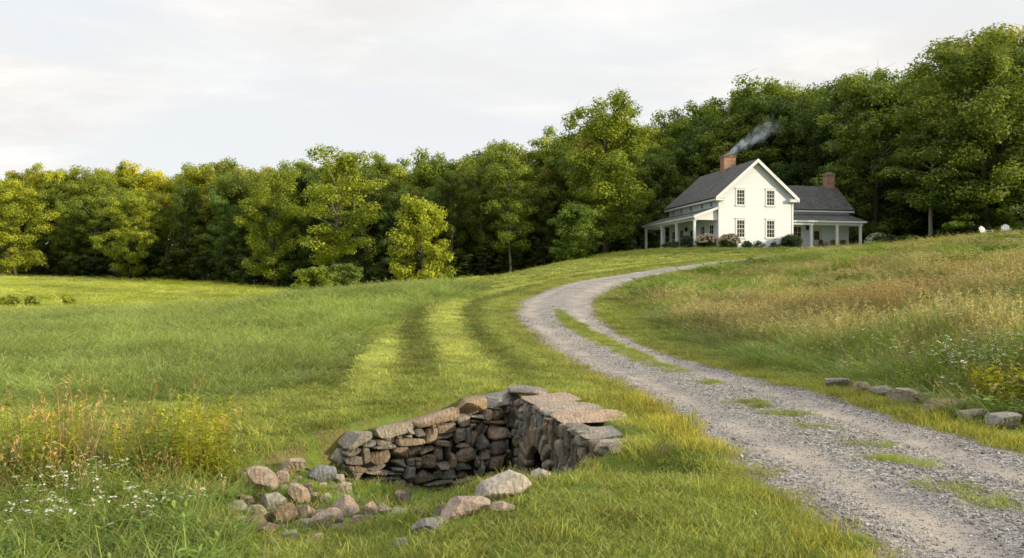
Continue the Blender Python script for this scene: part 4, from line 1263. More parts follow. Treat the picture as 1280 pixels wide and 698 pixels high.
def culvert():
    rng = np.random.default_rng(21)
    ZB = -1.52
    # wing wall
    m, L = face_matrix(WALL_L, WALL_C, ZB)
    e = empty('stone_wing_wall', (0,0,0), 0, 'dry stone wall with flat cap stones running left from the culvert corner', 'stone wall')
    e.matrix_world = m
    top = lambda s: (-.50+.46*(s/L)**.9)-ZB
    S = Stones(); cell = .058
    for a, b, c, d in pack(rng, L, 1.7, cell, top, lambda s, z: False, (2, 9), (1, 5)):
        w, h = b-a, d-c
        p = stone_pts(rng, (w*1.03+.008, .30, h*1.03+.008), k=rng.uniform(2.8, 6), rough=.13, cuts=3)
        an = rng.normal()*.07; p = np.stack([p[:,0]*math.cos(an)-p[:,2]*math.sin(an), p[:,1], p[:,0]*math.sin(an)+p[:,2]*math.cos(an)], 1)
        p += np.array([(a+b)/2, -.13+rng.uniform(-.035, .045), (c+d)/2])
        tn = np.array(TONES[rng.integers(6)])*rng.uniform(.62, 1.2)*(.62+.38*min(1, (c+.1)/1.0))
        S.add(p, CS5[1], tn)
    S.build('masonry', e)
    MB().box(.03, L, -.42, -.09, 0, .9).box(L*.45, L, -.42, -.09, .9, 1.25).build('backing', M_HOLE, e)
    caps = [(.0,.40,.19),(.52,1.02,.17),(1.06,1.78,.17),(1.82,2.28,.23),(2.30,2.90,.17)]
    ct = [(.27,.245,.21),(.30,.26,.205),(.33,.25,.18),(.35,.26,.175),(.31,.30,.27)]
    for (a, b, h), tn in zip(caps, ct):
        S = Stones(); p = stone_pts(rng, (b-a+.03, .46, h), CS14, 4.5, .09, 3)
        sl = math.atan((top(min(b, L))-top(max(a, .02)))/(b-a)); cs, sn = math.cos(sl), math.sin(sl)
        p = np.stack([p[:,0]*cs-p[:,2]*sn, p[:,1], p[:,0]*sn+p[:,2]*cs], 1)+np.array([(a+b)/2, -.18, top((a+b)/2)+h*.42])
        S.add(p, CS14[1], tn); S.build('cap_stone', e)
    # headwall with the arched opening
    m, L = face_matrix(WALL_C, WALL_N, ZB)
    e = empty('stone_headwall', (0,0,0), 0, 'dry stone culvert headwall with a dark arched opening beside the gravel drive', 'stone wall')
    e.matrix_world = m
    top = lambda s: (.06-.16*(s/L)**1.5)-ZB
    sc, hw, spring = 1.22, .38, .66
    def hole(s, z, g=0.0):
        x = abs(s-sc)
        return (z < spring and x < hw+g) or (z >= spring and math.hypot(x, (z-spring)*.95) < hw+g)
    S = Stones()
    for a, b, c, d in pack(rng, L, 1.7, .06, top, lambda s, z: hole(s, z, .22), (2, 6), (2, 4), lambda s, z: .35 < s < 2.6 and z > .55):
        w, h = b-a, d-c
        p = stone_pts(rng, (w*1.06+.01, .34, h*1.04+.01), k=rng.uniform(2.6, 5), rough=.13, cuts=2)
        p += np.array([(a+b)/2, -.14+rng.uniform(-.03, .05), (c+d)/2])
        S.add(p, CS5[1], np.array(TONES[rng.integers(6)])*rng.uniform(.7, 1.2))
    S.build('masonry', e)
    S = Stones()                                              # ring of arch stones
    for k in range(11):
        th = math.pi*(k+.5)/11; ln = rng.uniform(.26, .36)
        p = stone_pts(rng, (ln, .17, .112), k=5, rough=.08)
        c_, s_ = math.cos(th), math.sin(th)
        p = np.stack([p[:,0]*c_-p[:,2]*s_, p[:,1], p[:,0]*s_+p[:,2]*c_], 1)+np.array([sc+c_*(hw+ln*.45), .0+rng.uniform(0, .04), spring+s_*(hw+ln*.42)])
        S.add(p, CS5[1], np.array(TONES[rng.integers(6)])*rng.uniform(.7, 1.05))
    for sx in (-1, 1):
        for j in range(5):
            p = stone_pts(rng, (.22, .15, .135), k=5, rough=.08)+np.array([sc+sx*(hw+.12), .01, .06+j*.125]); S.add(p, CS5[1], np.array(TONES[rng.integers(6)])*rng.uniform(.6, .9))
    S.build('arch_stones', e)
    b = MB()                                                  # dark barrel of the culvert behind the arch
    poly = [(sc-hw-.03, 0), (sc-hw-.03, spring)]+[(sc-(hw+.03)*math.cos(math.pi*k/12), spring+(hw+.03)*math.sin(math.pi*k/12)) for k in range(1, 12)]+[(sc+hw+.03, spring), (sc+hw+.03, 0)]
    vs = [(x, -.10, z) for x, z in poly]+[(x, -.62, z) for x, z in poly]; n = len(poly)
    b.add(vs, [(i, i+1, n+i+1, n+i) for i in range(n-1)]+[tuple(range(n, 2*n))])
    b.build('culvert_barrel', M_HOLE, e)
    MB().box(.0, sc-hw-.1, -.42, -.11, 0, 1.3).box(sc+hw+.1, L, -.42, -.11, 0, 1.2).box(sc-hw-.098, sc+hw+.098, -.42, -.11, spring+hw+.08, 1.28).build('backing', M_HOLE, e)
    slabs = [(-.20,.40,.50,.17,-.14,.05,(.27,.25,.225)),(.27,.93,.80,.10,-.38,.015,(.42,.33,.26)),(.95,1.72,.95,.10,-.43,-.015,(.37,.315,.26)),(1.76,2.36,1.0,.11,-.46,.0,(.44,.33,.255)),(2.42,2.94,.9,.10,-.40,-.035,(.35,.32,.285)),(2.95,3.55,.6,.18,-.20,-.07,(.43,.39,.33))]
    for a, b_, dp, h, yo, dz, tn in slabs:
        S = Stones(); p = stone_pts(rng, (b_-a+.05, dp, h), CS14, 5, .10, 7)
        sl = -.055 if a > 0 else 0; p = np.stack([p[:,0]-p[:,2]*sl, p[:,1], p[:,2]+p[:,0]*sl], 1)+np.array([(a+b_)/2, yo+rng.uniform(-.05, .01), top(min(max((a+b_)/2, 0), L))+h*.25+dz]); S.add(p, CS14[1], tn); S.build('cap_stone', e)
    S = Stones()                                              # ragged near end of the headwall
    for k in range(16):
        p = stone_pts(rng, (rng.uniform(.16, .32), rng.uniform(.2, .4), rng.uniform(.14, .3)), CS5, 4, .1)
        p += np.array([L+.05+rng.uniform(-.05, .10), -.1-rng.uniform(0, .35), .35+k*.065]); S.add(p, CS5[1], np.array(TONES[rng.integers(6)])*rng.uniform(.7, 1.1))
    S.build('end_stones', e)
culvert()

PINK, TAN, GREY, BLUE, BROWN, PALE = (.40,.315,.26), (.36,.285,.225), (.29,.275,.255), (.185,.20,.215), (.20,.155,.12), (.44,.39,.335)
ROCKS = []
def rocks():
    rng = np.random.default_rng(33)
    A = lambda cx, cy, w, h: (250+cx/4.129, 540+cy/4.129, w/4.129, h/4.129)
    B = lambda cx, cy, w, h: (400+cx/3.0625, 470+cy/3.0625, w/3.0625, h/3.0625)
    D = lambda cx, cy, w, h: (960+cx/2.494, 280+cy/2.494, w/2.494, h/2.494)
    RK = [
     (A(475,185,140,84), TAN, 'pale angular rock, highest of the loose rocks on the bank', .2),
     (A(320,270,175,105), PINK, 'large pale wedge-shaped rock at the left edge of the rock pile', -.2),
     (A(420,240,92,68), TAN, 'rounded tan rock wedged right behind the pale wedge-shaped rock', .3),
     (A(615,228,140,85), BLUE, 'blue-grey flat slab, the only bluish rock of the pile', .3),
     (A(712,160,75,76), PALE, 'pale upright stone just above the blue-grey slab', .6),
     (A(712,245,66,62), PALE, 'small pale pointed stone directly right of the blue-grey slab', .7),
     (A(745,305,76,72), PALE, 'pale blocky stone below the small pointed stone', -.2),
     (A(508,335,150,84), TAN, 'long tan rock tilted down to the right in mid pile', -.55),
     (A(380,370,122,92), GREY, 'grey-brown rock with grass around it, left of mid pile', .1),
     (A(400,445,155,108), BROWN, 'big brown wedge rock at the front left of the pile', .45),
     (A(548,425,78,98), TAN, 'narrow tan rock leaning against the big round rock', -.9),
     (A(520,485,112,56), PALE, 'flat pale rock at the front between brown wedge and round rock', .1),
     (A(645,470,142,112), PINK, 'big round tan boulder at the front of the rock pile', 0),
     (A(752,405,148,96), PINK, 'tan oblong rock just behind and right of the round boulder', -.4),
     (A(868,408,72,66), TAN, 'small upright tan rock in the row along the creek bed', .2),
     (A(952,410,88,58), PINK, 'egg-shaped tan rock in the row along the creek bed', 0),
     (A(1058,430,112,56), PALE, 'low pale triangular rock in the row along the creek bed', -.1),
     (A(835,465,132,56), BROWN, 'dark flat rock in front of the small upright tan rock', .1),
     (A(1045,345,80,80), BROWN, 'dark mossy rock under the middle of the wing wall', .3),
     (A(1150,432,82,42), TAN, 'low tan rock at the right end of the creek bed row', -.3),
     (A(1245,415,76,66), GREY, 'small grey rock touching the long tan ledge rock', .1),
     (A(1185,500,165,112), GREY, 'square pale grey block at the left end of the bank boulders', .05),
     (A(1040,590,105,60), GREY, 'low grey rock sunk in the grass in front of all the others', .1),
     (A(235,365,84,62), BROWN, 'dark angular rock under overhanging grass at the far left of the pile', -.4),
     (A(180,405,122,62), GREY, 'pale rock half hidden in grass at the far left front', 0),
     (A(340,510,135,60), BROWN, 'flat brown layered rock in front of the brown wedge', .2),
     (A(375,572,72,36), GREY, 'thin pale stone lying in the foreground grass below the pile', .2),
     (A(290,415,95,62), TAN, 'tan rock between the dark angular rock and the brown wedge', .2),
     (A(455,545,95,58), GREY, 'grey rock lying in front of the flat pale rock', -.2),
     (A(285,475,110,70), BROWN, 'brown rock at the left front below the pale half hidden rock', .3),
     (A(205,470,100,60), PINK, 'pinkish rock at the leftmost front of the pile', -.1),
     (A(600,562,85,48), TAN, 'small tan rock lying below the big round boulder', .2),
     (A(715,505,95,52), GREY, 'grey rock just right of the big round boulder in the grass', -.2),
     (A(545,300,84,52), BROWN, 'brown rock behind the long tilted tan rock', .2),
     (A(650,345,54,44), PALE, 'little pale rock in the grass at the centre of the pile', .2),
     (B(715,432,225,84), PALE, 'large pale boulder on the bank, biggest of the boulder row', .2),
     (B(560,510,160,84), PINK, 'long tan ledge rock between the square block and the large boulder', .15),
     (B(845,385,98,48), PALE, 'flat pale rock just below the culvert opening', .1),
     (B(965,335,115,62), GREY, 'grey rock at the near foot of the headwall', .1),
     (B(1140,280,72,38), PALE, 'lone pale stone in the lawn beside the headwall end', 0),
     (B(690,512,92,36), TAN, 'small flat stone in the grass before the large boulder', .1),
     (B(895,355,64,42), TAN, 'small tan rock between the flat pale rock and the grey rock', .2),
     (D(232,498,76,26), GREY, 'flat grey edging stone farthest up the drive of the edging row', 0),
     (D(300,515,72,20), TAN, 'narrow tan edging stone, second from the far end of the row', 0),
     (D(365,525,92,22), GREY, 'long thin grey edging stone, third from the far end', 0),
     (D(430,540,100,24), PALE, 'palest flat edging stone near the middle of the row', 0),
     (D(495,553,72,22), BROWN, 'dark low edging stone between the palest and the thickest', 0),
     (D(565,571,132,46), TAN, 'thickest tan edging stone with layered face', 0),
     (D(645,601,102,30), PALE, 'flat pale edging stone just nearer than the thickest one', 0),
     (D(745,619,125,48), GREY, 'big grey-brown edging stone at the near end of the row', 0)]
    for i, ((px, py, w, h), tone, lab, tilt) in enumerate(RK):
        edge_ = i >= len(RK)-8
        x, y = hit(px, py+h*(.30 if not edge_ else .45))
        d = y; W = w*d/1000; Hh = h*d/1000
        if edge_: Hh = max(.20, Hh*1.25)
        dep = W*rng.uniform(.65, .9)
        p = stone_pts(rng, (W*(1.14 if edge_ else 1.22), dep*1.15, max(Hh*(1.15 if edge_ else 1.3), .09)), CS14, rng.uniform(2.4, 4.0), .06, 15)
        c, s = math.cos(tilt), math.sin(tilt)
        if not edge_: p = np.stack([p[:,0]*c-p[:,2]*s, p[:,1], p[:,0]*s+p[:,2]*c], 1)
        S = Stones(); S.add(p, CS14[1], np.array(tone)*rng.uniform(.92, 1.08))
        z = gz(x, y+.1*W)
        o = S.build('edging_stone' if edge_ else 'rock', None, (x, y+dep*.2, z+Hh*(.34 if not edge_ else .34)))
        o.rotation_euler.z = rng.uniform(-.25, .25) if not edge_ else -.55
        ROCKS.append((x, y+dep*.2, W)) if W > .14 else None
        tag(o, lab, 'edging stone' if edge_ else 'rock', 'flat edging stones along the drive' if edge_ else 'loose rocks around the creek bed')
    # pebbly rubble between the rocks: nobody could count it
    S = Stones()
    for k in range(90):
        px, py = rng.uniform(290, 480), rng.uniform(588, 668)
        x, y = hit(px, py); s_ = rng.uniform(.03, .10)
        p = stone_pts(rng, (s_*1.3, s_, s_*.7), CS5, 3.2, .12, 3)+np.array([x, y, gz(x, y)+s_*.1]); S.add(p, CS5[1], np.array([TAN, GREY, PINK, BROWN][rng.integers(4)])*rng.uniform(.7, 1.1))
    tag(S.build('rubble'), 'small broken stone scattered between the rocks', None, None, 'stuff')
rocks()
# ------------------------------------------------------------------ grass, meadow and gravel (uncountable: one object each)
def blade_mat(name, dark, light, trans=.35, rough=.5, pale_tip=None):
    m, t = new_mat(name)
    lf = t.n('ShaderNodeAttribute', attribute_name='leaf').outputs['Fac']
    tn = t.n('ShaderNodeAttribute', attribute_name='tint', attribute_type='INSTANCER').outputs['Color']
    c = t.mix(lf, dark, light)
    c = t.mix(1.0, c, tn, 'MULTIPLY')
    p = t.surface(c, rough, None, .25)
    tr = t.n('ShaderNodeBsdfTranslucent'); t.l(t.mix(1.0, c, (1.3, 1.25, .6), 'MULTIPLY'), tr.inputs[0])
    mx = t.n('ShaderNodeMixShader', inp={0: trans}); t.l(p.outputs[0], mx.inputs[1]); t.l(tr.outputs[0], mx.inputs[2])
    t.out(mx.outputs[0]); return m
M_LAWN = blade_mat('lawn_blades', (.14,.205,.037), (.40,.435,.125))
M_TALL = blade_mat('tall_grass_blades', (.13,.215,.043), (.36,.44,.135))
M_STRAW = blade_mat('straw_blades', (.23,.205,.085), (.50,.445,.225), .3, .6)
M_FORB = blade_mat('forb_leaves', (.07,.135,.022), (.25,.34,.07))
M_WPET = blade_mat('white_flower_heads', (.62,.62,.55), (.82,.82,.78), .2)

def blades(rng, n, rad, h0, h1, w, bend=.6, round_=True, spread=.25):
    """n bent grass blades -> verts, quads, tris, per-face value"""
    r = rad*np.sqrt(rng.random(n)); a = rng.random(n)*6.283
    x, y = (r*np.cos(a), r*np.sin(a)) if round_ else (rng.uniform(-rad, rad, n), rng.uniform(-rad, rad, n))
    h = rng.uniform(h0, h1, n); az_ = rng.random(n)*6.283
    dx, dy = np.cos(az_), np.sin(az_)
    lean = np.abs(rng.normal(0, spread, n)); b = bend*rng.uniform(.3, 1.3, n)
    wv = w*rng.uniform(.6, 1.3, n)
    f = rng.random(n)*6.283; px, py = np.cos(f)*wv/2, np.sin(f)*wv/2
    P = []
    for t, ww in ((0, 1.0), (.5, .85), (.82, .5), (1.0, 0)):
        out = h*(lean*t+b*t*t*.6); z = h*(t-.18*b*t*t)
        cx, cy = x+dx*out, y+dy*out
        if ww > 0:
            P.append(np.stack([cx-px*ww, cy-py*ww, z], 1)); P.append(np.stack([cx+px*ww, cy+py*ww, z], 1))
        else: P.append(np.stack([cx, cy, z], 1))
    V = np.stack(P, 1).reshape(-1, 3); k = np.arange(n)*7
    q = np.concatenate([np.stack([k, k+1, k+3, k+2], 1), np.stack([k+2, k+3, k+5, k+4], 1)]); t = np.stack([k+4, k+5, k+6], 1)
    lf = np.clip(rng.normal(.5, .28, n), 0, 1)
    return V, q, t, np.concatenate([lf*.8, lf, np.clip(lf+.12, 0, 1)])

def join(parts):
    V, Q, T, Fq, Ft, n = [], [], [], [], [], 0
    for v, q, t, f in parts:
        q = np.zeros((0, 4), int) if q is None else q; t = np.zeros((0, 3), int) if t is None else t
        V.append(v); Q.append(q+n); T.append(t+n); Fq.append(f[:len(q)]); Ft.append(f[len(q):]); n += len(v)
    return np.concatenate(V), np.concatenate(Q), np.concatenate(T), np.concatenate(Fq+Ft)

def leaf_mesh(name, data, mat):
    v, q, t, f = data
    me = arr_mesh(name, v, q, t, mat)
    at = me.attributes.new('leaf', 'FLOAT', 'FACE'); at.data.foreach_set('value', f.astype(np.float32))
    return me

def seedheads(rng, n, rad, h0, h1, w=.004, head=.10):
    """thin stalks with a loose seed plume"""
    parts = []
    v, q, t, f = blades(rng, n, rad, h0, h1, w, .35, True, .12)
    parts.append((v, q, t, f))
    tips = v.reshape(n, 7, 3)[:, 6]; low = v.reshape(n, 7, 3)[:, 4]
    d = tips-low; d /= np.linalg.norm(d, axis=1)[:, None]
    m = 7
    c = (tips[:, None, :]-d[:, None, :]*(rng.random((n, m))*head*1.3)[:, :, None]+rng.normal(size=(n, m, 3))*head*.10).reshape(-1, 3)
    N = len(c); a = rng.normal(size=(N, 3)); a[:, 2] += 1.2; a /= np.linalg.norm(a, axis=1)[:, None]
    b = np.cross(a, rng.normal(size=(N, 3))); b /= np.linalg.norm(b, axis=1)[:, None]
    a *= head*.22; b *= head*.06
    V = np.stack([c-a, c-b, c+a, c+b], 1).reshape(-1, 3)
    parts.append((V, np.arange(N*4).reshape(-1, 4), None, np.clip(rng.normal(.75, .2, N), 0, 1)))
    return join(parts)

def forb(rng, n, h, leaf, rad=.12):
    """leafy stems"""
    parts = [blades(rng, n, rad, h*.7, h, .008, .25, True, .18)]
    st = parts[0][0].reshape(n, 7, 3)
    m = int(14*h/.5)
    u = rng.random((n, m))
    base, tip = st[:, :1], st[:, 6:7]
    c = (base+(tip-base)*(.12+.88*u[..., None])).reshape(-1, 3)
    N = len(c); az_ = rng.random(N)*6.283
    out = np.stack([np.cos(az_), np.sin(az_), rng.uniform(-.1, .7, N)], 1); out /= np.linalg.norm(out, axis=1)[:, None]
    side = np.cross(out, [0, 0, 1]); side /= np.linalg.norm(side, axis=1)[:, None]
    L = leaf*rng.uniform(.6, 1.2, N)
    A = c+out*L[:, None]; M = c+out*(L*.5)[:, None]+np.array([0, 0, 1])*(L*.08)[:, None]; S = side*(L*.16)[:, None]
    V = np.stack([c, M-S, A, M+S], 1).reshape(-1, 3)
    parts.append((V, np.arange(N*4).reshape(-1, 4), None, rng.random(N)))
    return join(parts)

def umbel(rng, n, rad, h0, h1, head):
    """white flat flower heads on stems (petal part only)"""
    V = []; 
    for i in range(n):
        r = rad*math.sqrt(rng.random()); a = rng.random()*6.28; z = rng.uniform(h0, h1)
        cx, cy = r*math.cos(a), r*math.sin(a); tl = rng.normal(size=2)*.25
        for k in range(9):
            q = rng.normal(size=2)*head*.32; s = head*rng.uniform(.14, .24)
            zz = z+q[0]*tl[0]+q[1]*tl[1]-np.dot(q, q)*1.5+rng.normal()*head*.05
            c = np.array([cx+q[0], cy+q[1], zz]); f = rng.random()*6.28
            e1 = np.array([math.cos(f), math.sin(f), tl[0]])*s; e2 = np.array([-math.sin(f), math.cos(f), tl[1]])*s
            V += [c-e1, c-e2, c+e1, c+e2]
    V = np.array(V); N = len(V)//4
    return V, np.arange(N*4).reshape(-1, 4), None, rng.random(N)

SRC = {}
def source(name, meshes):
    """unlinked collection of tuft meshes to scatter"""
    c = bpy.data.collections.new(name+'_tufts')
    for i, me in enumerate(meshes):
        o = bpy.data.objects.new('%s_%02d' % (me.name, i), me); c.objects.link(o)
    return c

def scatter(name, coll, P, rz, scl, tint, pick, label, tilt=.12):
    n = len(P)
    me = bpy.data.meshes.new(name); me.vertices.add(n); me.vertices.foreach_set('co', P.astype(np.float32).ravel())
    rot = np.stack([RNG.normal(0, tilt, n), RNG.normal(0, tilt, n), rz], 1).astype(np.float32)
    a = me.attributes.new('rot', 'FLOAT_VECTOR', 'POINT'); a.data.foreach_set('vector', rot.ravel())
    a = me.attributes.new('scl', 'FLOAT_VECTOR', 'POINT'); a.data.foreach_set('vector', scl.astype(np.float32).ravel())
    a = me.attributes.new('tint', 'FLOAT_COLOR', 'POINT'); a.data.foreach_set('color', np.concatenate([tint, np.ones((n, 1))], 1).astype(np.float32).ravel())
    a = me.attributes.new('pick', 'INT', 'POINT'); a.data.foreach_set('value', pick.astype(np.int32))
    o = link_mesh(name, me)
    g = bpy.data.node_groups.new(name, 'GeometryNodeTree')
    g.interface.new_socket('Geometry', in_out='INPUT', socket_type='NodeSocketGeometry')
    g.interface.new_socket('Geometry', in_out='OUTPUT', socket_type='NodeSocketGeometry')
    N = g.nodes.new; L = g.links.new
    gi, go = N('NodeGroupInput'), N('NodeGroupOutput')
    ci = N('GeometryNodeCollectionInfo'); ci.inputs[0].default_value = coll; ci.inputs['Separate Children'].default_value = True; ci.inputs['Reset Children'].default_value = True
    ip = N('GeometryNodeInstanceOnPoints'); ip.inputs['Pick Instance'].default_value = True
    def na(nm, dt):
        x = N('GeometryNodeInputNamedAttribute'); x.data_type = dt; x.inputs[0].default_value = nm; return x.outputs[0]
    L(gi.outputs[0], ip.inputs['Points']); L(ci.outputs[0], ip.inputs['Instance'])
    er = N('FunctionNodeEulerToRotation'); L(na('rot', 'FLOAT_VECTOR'), er.inputs[0]); L(er.outputs[0], ip.inputs['Rotation'])
    L(na('scl', 'FLOAT_VECTOR'), ip.inputs['Scale']); L(na('pick', 'INT'), ip.inputs['Instance Index'])
    L(ip.outputs[0], go.inputs[0])
    md = o.modifiers.new('scatter', 'NODES'); md.node_group = g
    tag(o, label, None, None, 'stuff')
    return o

def ring_points(r0, r1, dens, amin=-41, amax=41):
    """random ground points; dens(r) per square metre"""
    X, Y = [], []
    rs = np.exp(np.linspace(math.log(r0), math.log(r1), 90)); da = R(amax-amin)
    for a, b in zip(rs[:-1], rs[1:]):
        n = int(dens((a+b)/2)*(b*b-a*a)/2*da+RNG.random())
        r = np.sqrt(RNG.uniform(a*a, b*b, n)); th = R(amin)+da*RNG.random(n)
        X.append(r*np.sin(th)); Y.append(r*np.cos(th))
    return np.concatenate(X), np.concatenate(Y)

def mask_rocks(x, y):
    s1, t1, L1, s2, t2, L2 = wall_behind(x, y)
    w1 = (np.abs(s1-.12) < .36) & (t1 > -.05) & (t1 < L1+.3)
    w2 = (s2 > -.12) & (s2 < .75) & (t2 > -.3) & (t2 < L2+.15)
    return w1 | w2

def tints(n, x, y, base=(1, 1, 1), var=.22, dry=.5, seed=0):
    k = 1+var*RNG.normal(size=n)*.6+.14*vnoise(x, y, .5, 60+seed)+.14*vnoise(x, y, 2.0, 61+seed)+.12*vnoise(x, y, 5.0, 64+seed)
    c = np.stack([k, k, k], 1)*np.array(base)
    d = smooth(.25, .85, .6*vnoise(x, y, .8, 62+seed)+.4*vnoise(x, y, 3.0, 63+seed)+.25*RNG.normal(size=n))*dry
    return c*(1+d[:, None]*np.array([.45, .18, .30]))

def build_grass():
    rng = np.random.default_rng(5)
    # ---- mown lawn
    short = source('lawn', [leaf_mesh('lawn_tuft', blades(rng, 70, .17, .022, .058, .0052, .9, True, .5), M_LAWN) for _ in range(5)]
                   + [leaf_mesh('lawn_tuft', join([blades(rng, 50, .15, .03, .09, .0058, .8, True, .45), blades(rng, 12, .14, .05, .10, .0045, .8, True, .5)]), M_LAWN) for _ in range(2)])
    s = lambda r: 1+r/19
    x, y = ring_points(3.2, 95, lambda r: 150/s(r)**2)
    g = regions(x, y)
    ok = (g['sd'] > .05+.11*RNG.normal(size=len(x))+.10*vnoise(x, y, 1.7, 88)) & (g['lm'] > -.15) & (g['rm'] > -.1) & ~mask_rocks(x, y)
    hx, hy = house_local(x, y)
    ok &= ~((hx > -3) & (hx < 18.5) & (hy > -.3) & (hy < 15)) & (y < np.interp(x/np.maximum(y, 1)*1000+640, [a for a, b in EDGE], [b for a, b in EDGE])+2)
    bare = np.zeros(len(x), bool)
    for bx, by, br in ((-3.05,10.8,.45),(-2.55,11.25,.3),(-3.7,10.4,.55),(1.75,8.9,.25)):
        bare |= (np.hypot(x-bx, (y-by)*1.3) < br*(.6+.5*RNG.random(len(x)))) & (RNG.random(len(x)) < .7)
    ok &= ~bare
    for rx, ry, rw in ROCKS:
        ok &= np.hypot(x-rx, y-ry) > rw*.5+.05
    pxx = x/np.maximum(y, .1)*1000+640; pit = (pxx > 285) & (pxx < 545) & (y > 7.7) & (y < 10.6)
    ok &= ~pit | (RNG.random(len(x)) < .16)
    x, y = x[ok], y[ok]; n = len(x); r = np.hypot(x, y); sc = s(r)
    sd = g['sd'][ok]
    edge_ = (np.abs(sd) < .25)
    cr = g['cr'][ok]
    lush = np.exp(-(cr/1.3)**2)*(y < 15)
    hz = (1+.16*(sc-1))*RNG.uniform(.75, 1.25, n)*(1+.35*edge_+.35*lush)*(1+.45*smooth(.1, .8, vnoise(x, y, 1.4, 66)))*(1+.45*smooth(.2, .8, vnoise(x, y, 4.0, 97)))
    far = smooth(10, 24, r)
    hz *= (1-.30*far)
    tn = tints(n, x, y, (1.02, .99, .97), .28, .42, 1)
    sw = smooth(.6, 1.6, sd)*(1-smooth(9.5, 12, sd))*smooth(11, 19, y)*(g['side'][ok] > 0)
    st = stripe(sd+.04*vnoise(x, y, .9, 32))
    tn *= 1+(sw*smooth(-.15, .2, st)*.62)[:, None]*np.array([1.1, 1, 1.5]); tn *= (1-sw*smooth(.1, .5, -st)*.36)[:, None]
    tn[edge_] *= np.array([1.12, 1.0, .9])
    sun_patch = (1-smooth(.5, 1.6, np.hypot((x-1.7)/1.2, (y-11)/2.2)))+(1-smooth(.4, 1.0, np.abs(x-6.0)/.9))*(y > 7)*(y < 13)  # sunlit patches painted beside the headwall and on the right verge
    tn *= 1+sun_patch[:, None]*np.array([.22, .12, -.02])
    z = ground(x, y)-.012
    pick = np.where(RNG.random(n) < .18+.5*lush, RNG.integers(5, 7, n), RNG.integers(0, 5, n))
    scatter('lawn_grass', short, np.stack([x, y, z], 1), RNG.random(n)*6.283, np.stack([sc, sc, hz], 1), tn, pick, 'short mown green grass of the lawn around the drive')
    # ---- tufts in the middle of the drive
    X, Y = [], []
    for cx, cy, a, b in MID:
        k = int(240*a*b*math.pi*(.7 if cy < 14 else .45))+6
        q = RNG.normal(size=(k, 2))*.5; X.append(cx+q[:, 0]*b); Y.append(cy+q[:, 1]*a)
    x, y = np.concatenate(X), np.concatenate(Y); n = len(x)
    sc = .55+.35*np.hypot(x, y)/20
    scatter('drive_grass', short, np.stack([x, y, ground(x, y)+.02], 1), RNG.random(n)*6.283, np.stack([sc, sc, sc*RNG.uniform(.7, 1.5, n)], 1), tints(n, x, y, (.95, 1.0, .9), .3, .5, 3), RNG.integers(0, 7, n), 'ragged grass growing along the middle of the gravel drive')
    # ---- lush meadow on the left
    tall = source('meadow', [leaf_mesh('grass_tuft', blades(rng, 60, .20, .16, .40, .0085, 1.0, True, .35), M_TALL) for _ in range(4)]
                  + [leaf_mesh('grass_tuft', join([blades(rng, 44, .18, .18, .36, .008, .9), seedheads(rng, 5, .16, .35, .52, .004, .07)]), M_TALL) for _ in range(2)])
    s2 = lambda r: 1+r/26
    x, y = ring_points(9, 62, lambda r: 42/s2(r)**2, -44, 4)
    lm = poly_sd(x, y, LEFT_MEADOW)+.35*vnoise(x, y, .8, 71)
    ok = lm < .12
    x, y, lm = x[ok], y[ok], lm[ok]; n = len(x); r = np.hypot(x, y); sc = s2(r)*RNG.uniform(.8, 1.2, n)
    hz = (.55+.45*smooth(.1, 1.5, -lm))*RNG.uniform(.7, 1.2, n)*(1+.35*vnoise(x, y, .35, 72))*(1+.1*(sc-1))
    tn = tints(n, x, y, (1.04, 1.0, 1.06), .25, .4, 7)
    tn *= (1+.22*vnoise(x, y, .25, 73)+.12*vnoise(x, y, .09, 74))[:, None]
    scatter('meadow_grass', tall, np.stack([x, y, ground(x, y)-.02], 1), RNG.random(n)*6.283, np.stack([sc, sc, hz], 1), tn, RNG.integers(0, 6, n), 'lush uncut green grass of the near left meadow')
    # ---- far left field
    s3 = lambda r: 1+r/22
    x, y = ring_points(54, 135, lambda r: 22/s3(r)**2, -38, 3)
    lm = poly_sd(x, y, LEFT_MEADOW)
    ok = (lm > .1) & (x < -2) & (y < np.interp(x/y*1000+640, [a for a, b in EDGE], [b for a, b in EDGE])+1)
    x, y = x[ok], y[ok]; n = len(x); sc = s3(np.hypot(x, y))
    scatter('field_grass', tall, np.stack([x, y, ground(x, y)-.02], 1), RNG.random(n)*6.283, np.stack([sc, sc, RNG.uniform(.5, .9, n)*(1+.4*vnoise(x, y, .15, 75))], 1), tints(n, x, y, (1.95, 1.65, 1.15), .25, .5, 9), RNG.integers(0, 6, n), 'yellow-green grass of the far left field before the woods')
    # ---- rough meadow on the right
    straw = [leaf_mesh('straw_tuft', join([blades(rng, 46, .22, .30, .62, .0062, .8, True, .3), seedheads(rng, 12, .22, .5, .8, .0045, .12)]), M_STRAW) for _ in range(4)]
    green = [leaf_mesh('green_tuft', blades(rng, 62, .24, .28, .62, .0085, .95, True, .32), M_TALL) for _ in range(3)]
    leafy = [leaf_mesh('forb_tuft', forb(rng, 12, .55, .10, .2), M_FORB) for _ in range(3)]
    rough = source('rough', straw+green+leafy)
    # names sort alphabetically inside a collection: forb 0-2, green 3-5, straw 6-9
    s4 = lambda r: 1+r/30
    x, y = ring_points(7.5, 105, lambda r: 46/s4(r)**2, -2, 44)
    g = regions(x, y)
    rm = g['rm']+.25*vnoise(x, y, 1.0, 76)
    ok = (rm < .05) & (y < np.interp(x/y*1000+640, [a for a, b in EDGE], [b for a, b in EDGE])-4)
    x, y, rm = x[ok], y[ok], rm[ok]; n = len(x); r = np.hypot(x, y); sc = s4(r)*RNG.uniform(.8, 1.2, n)
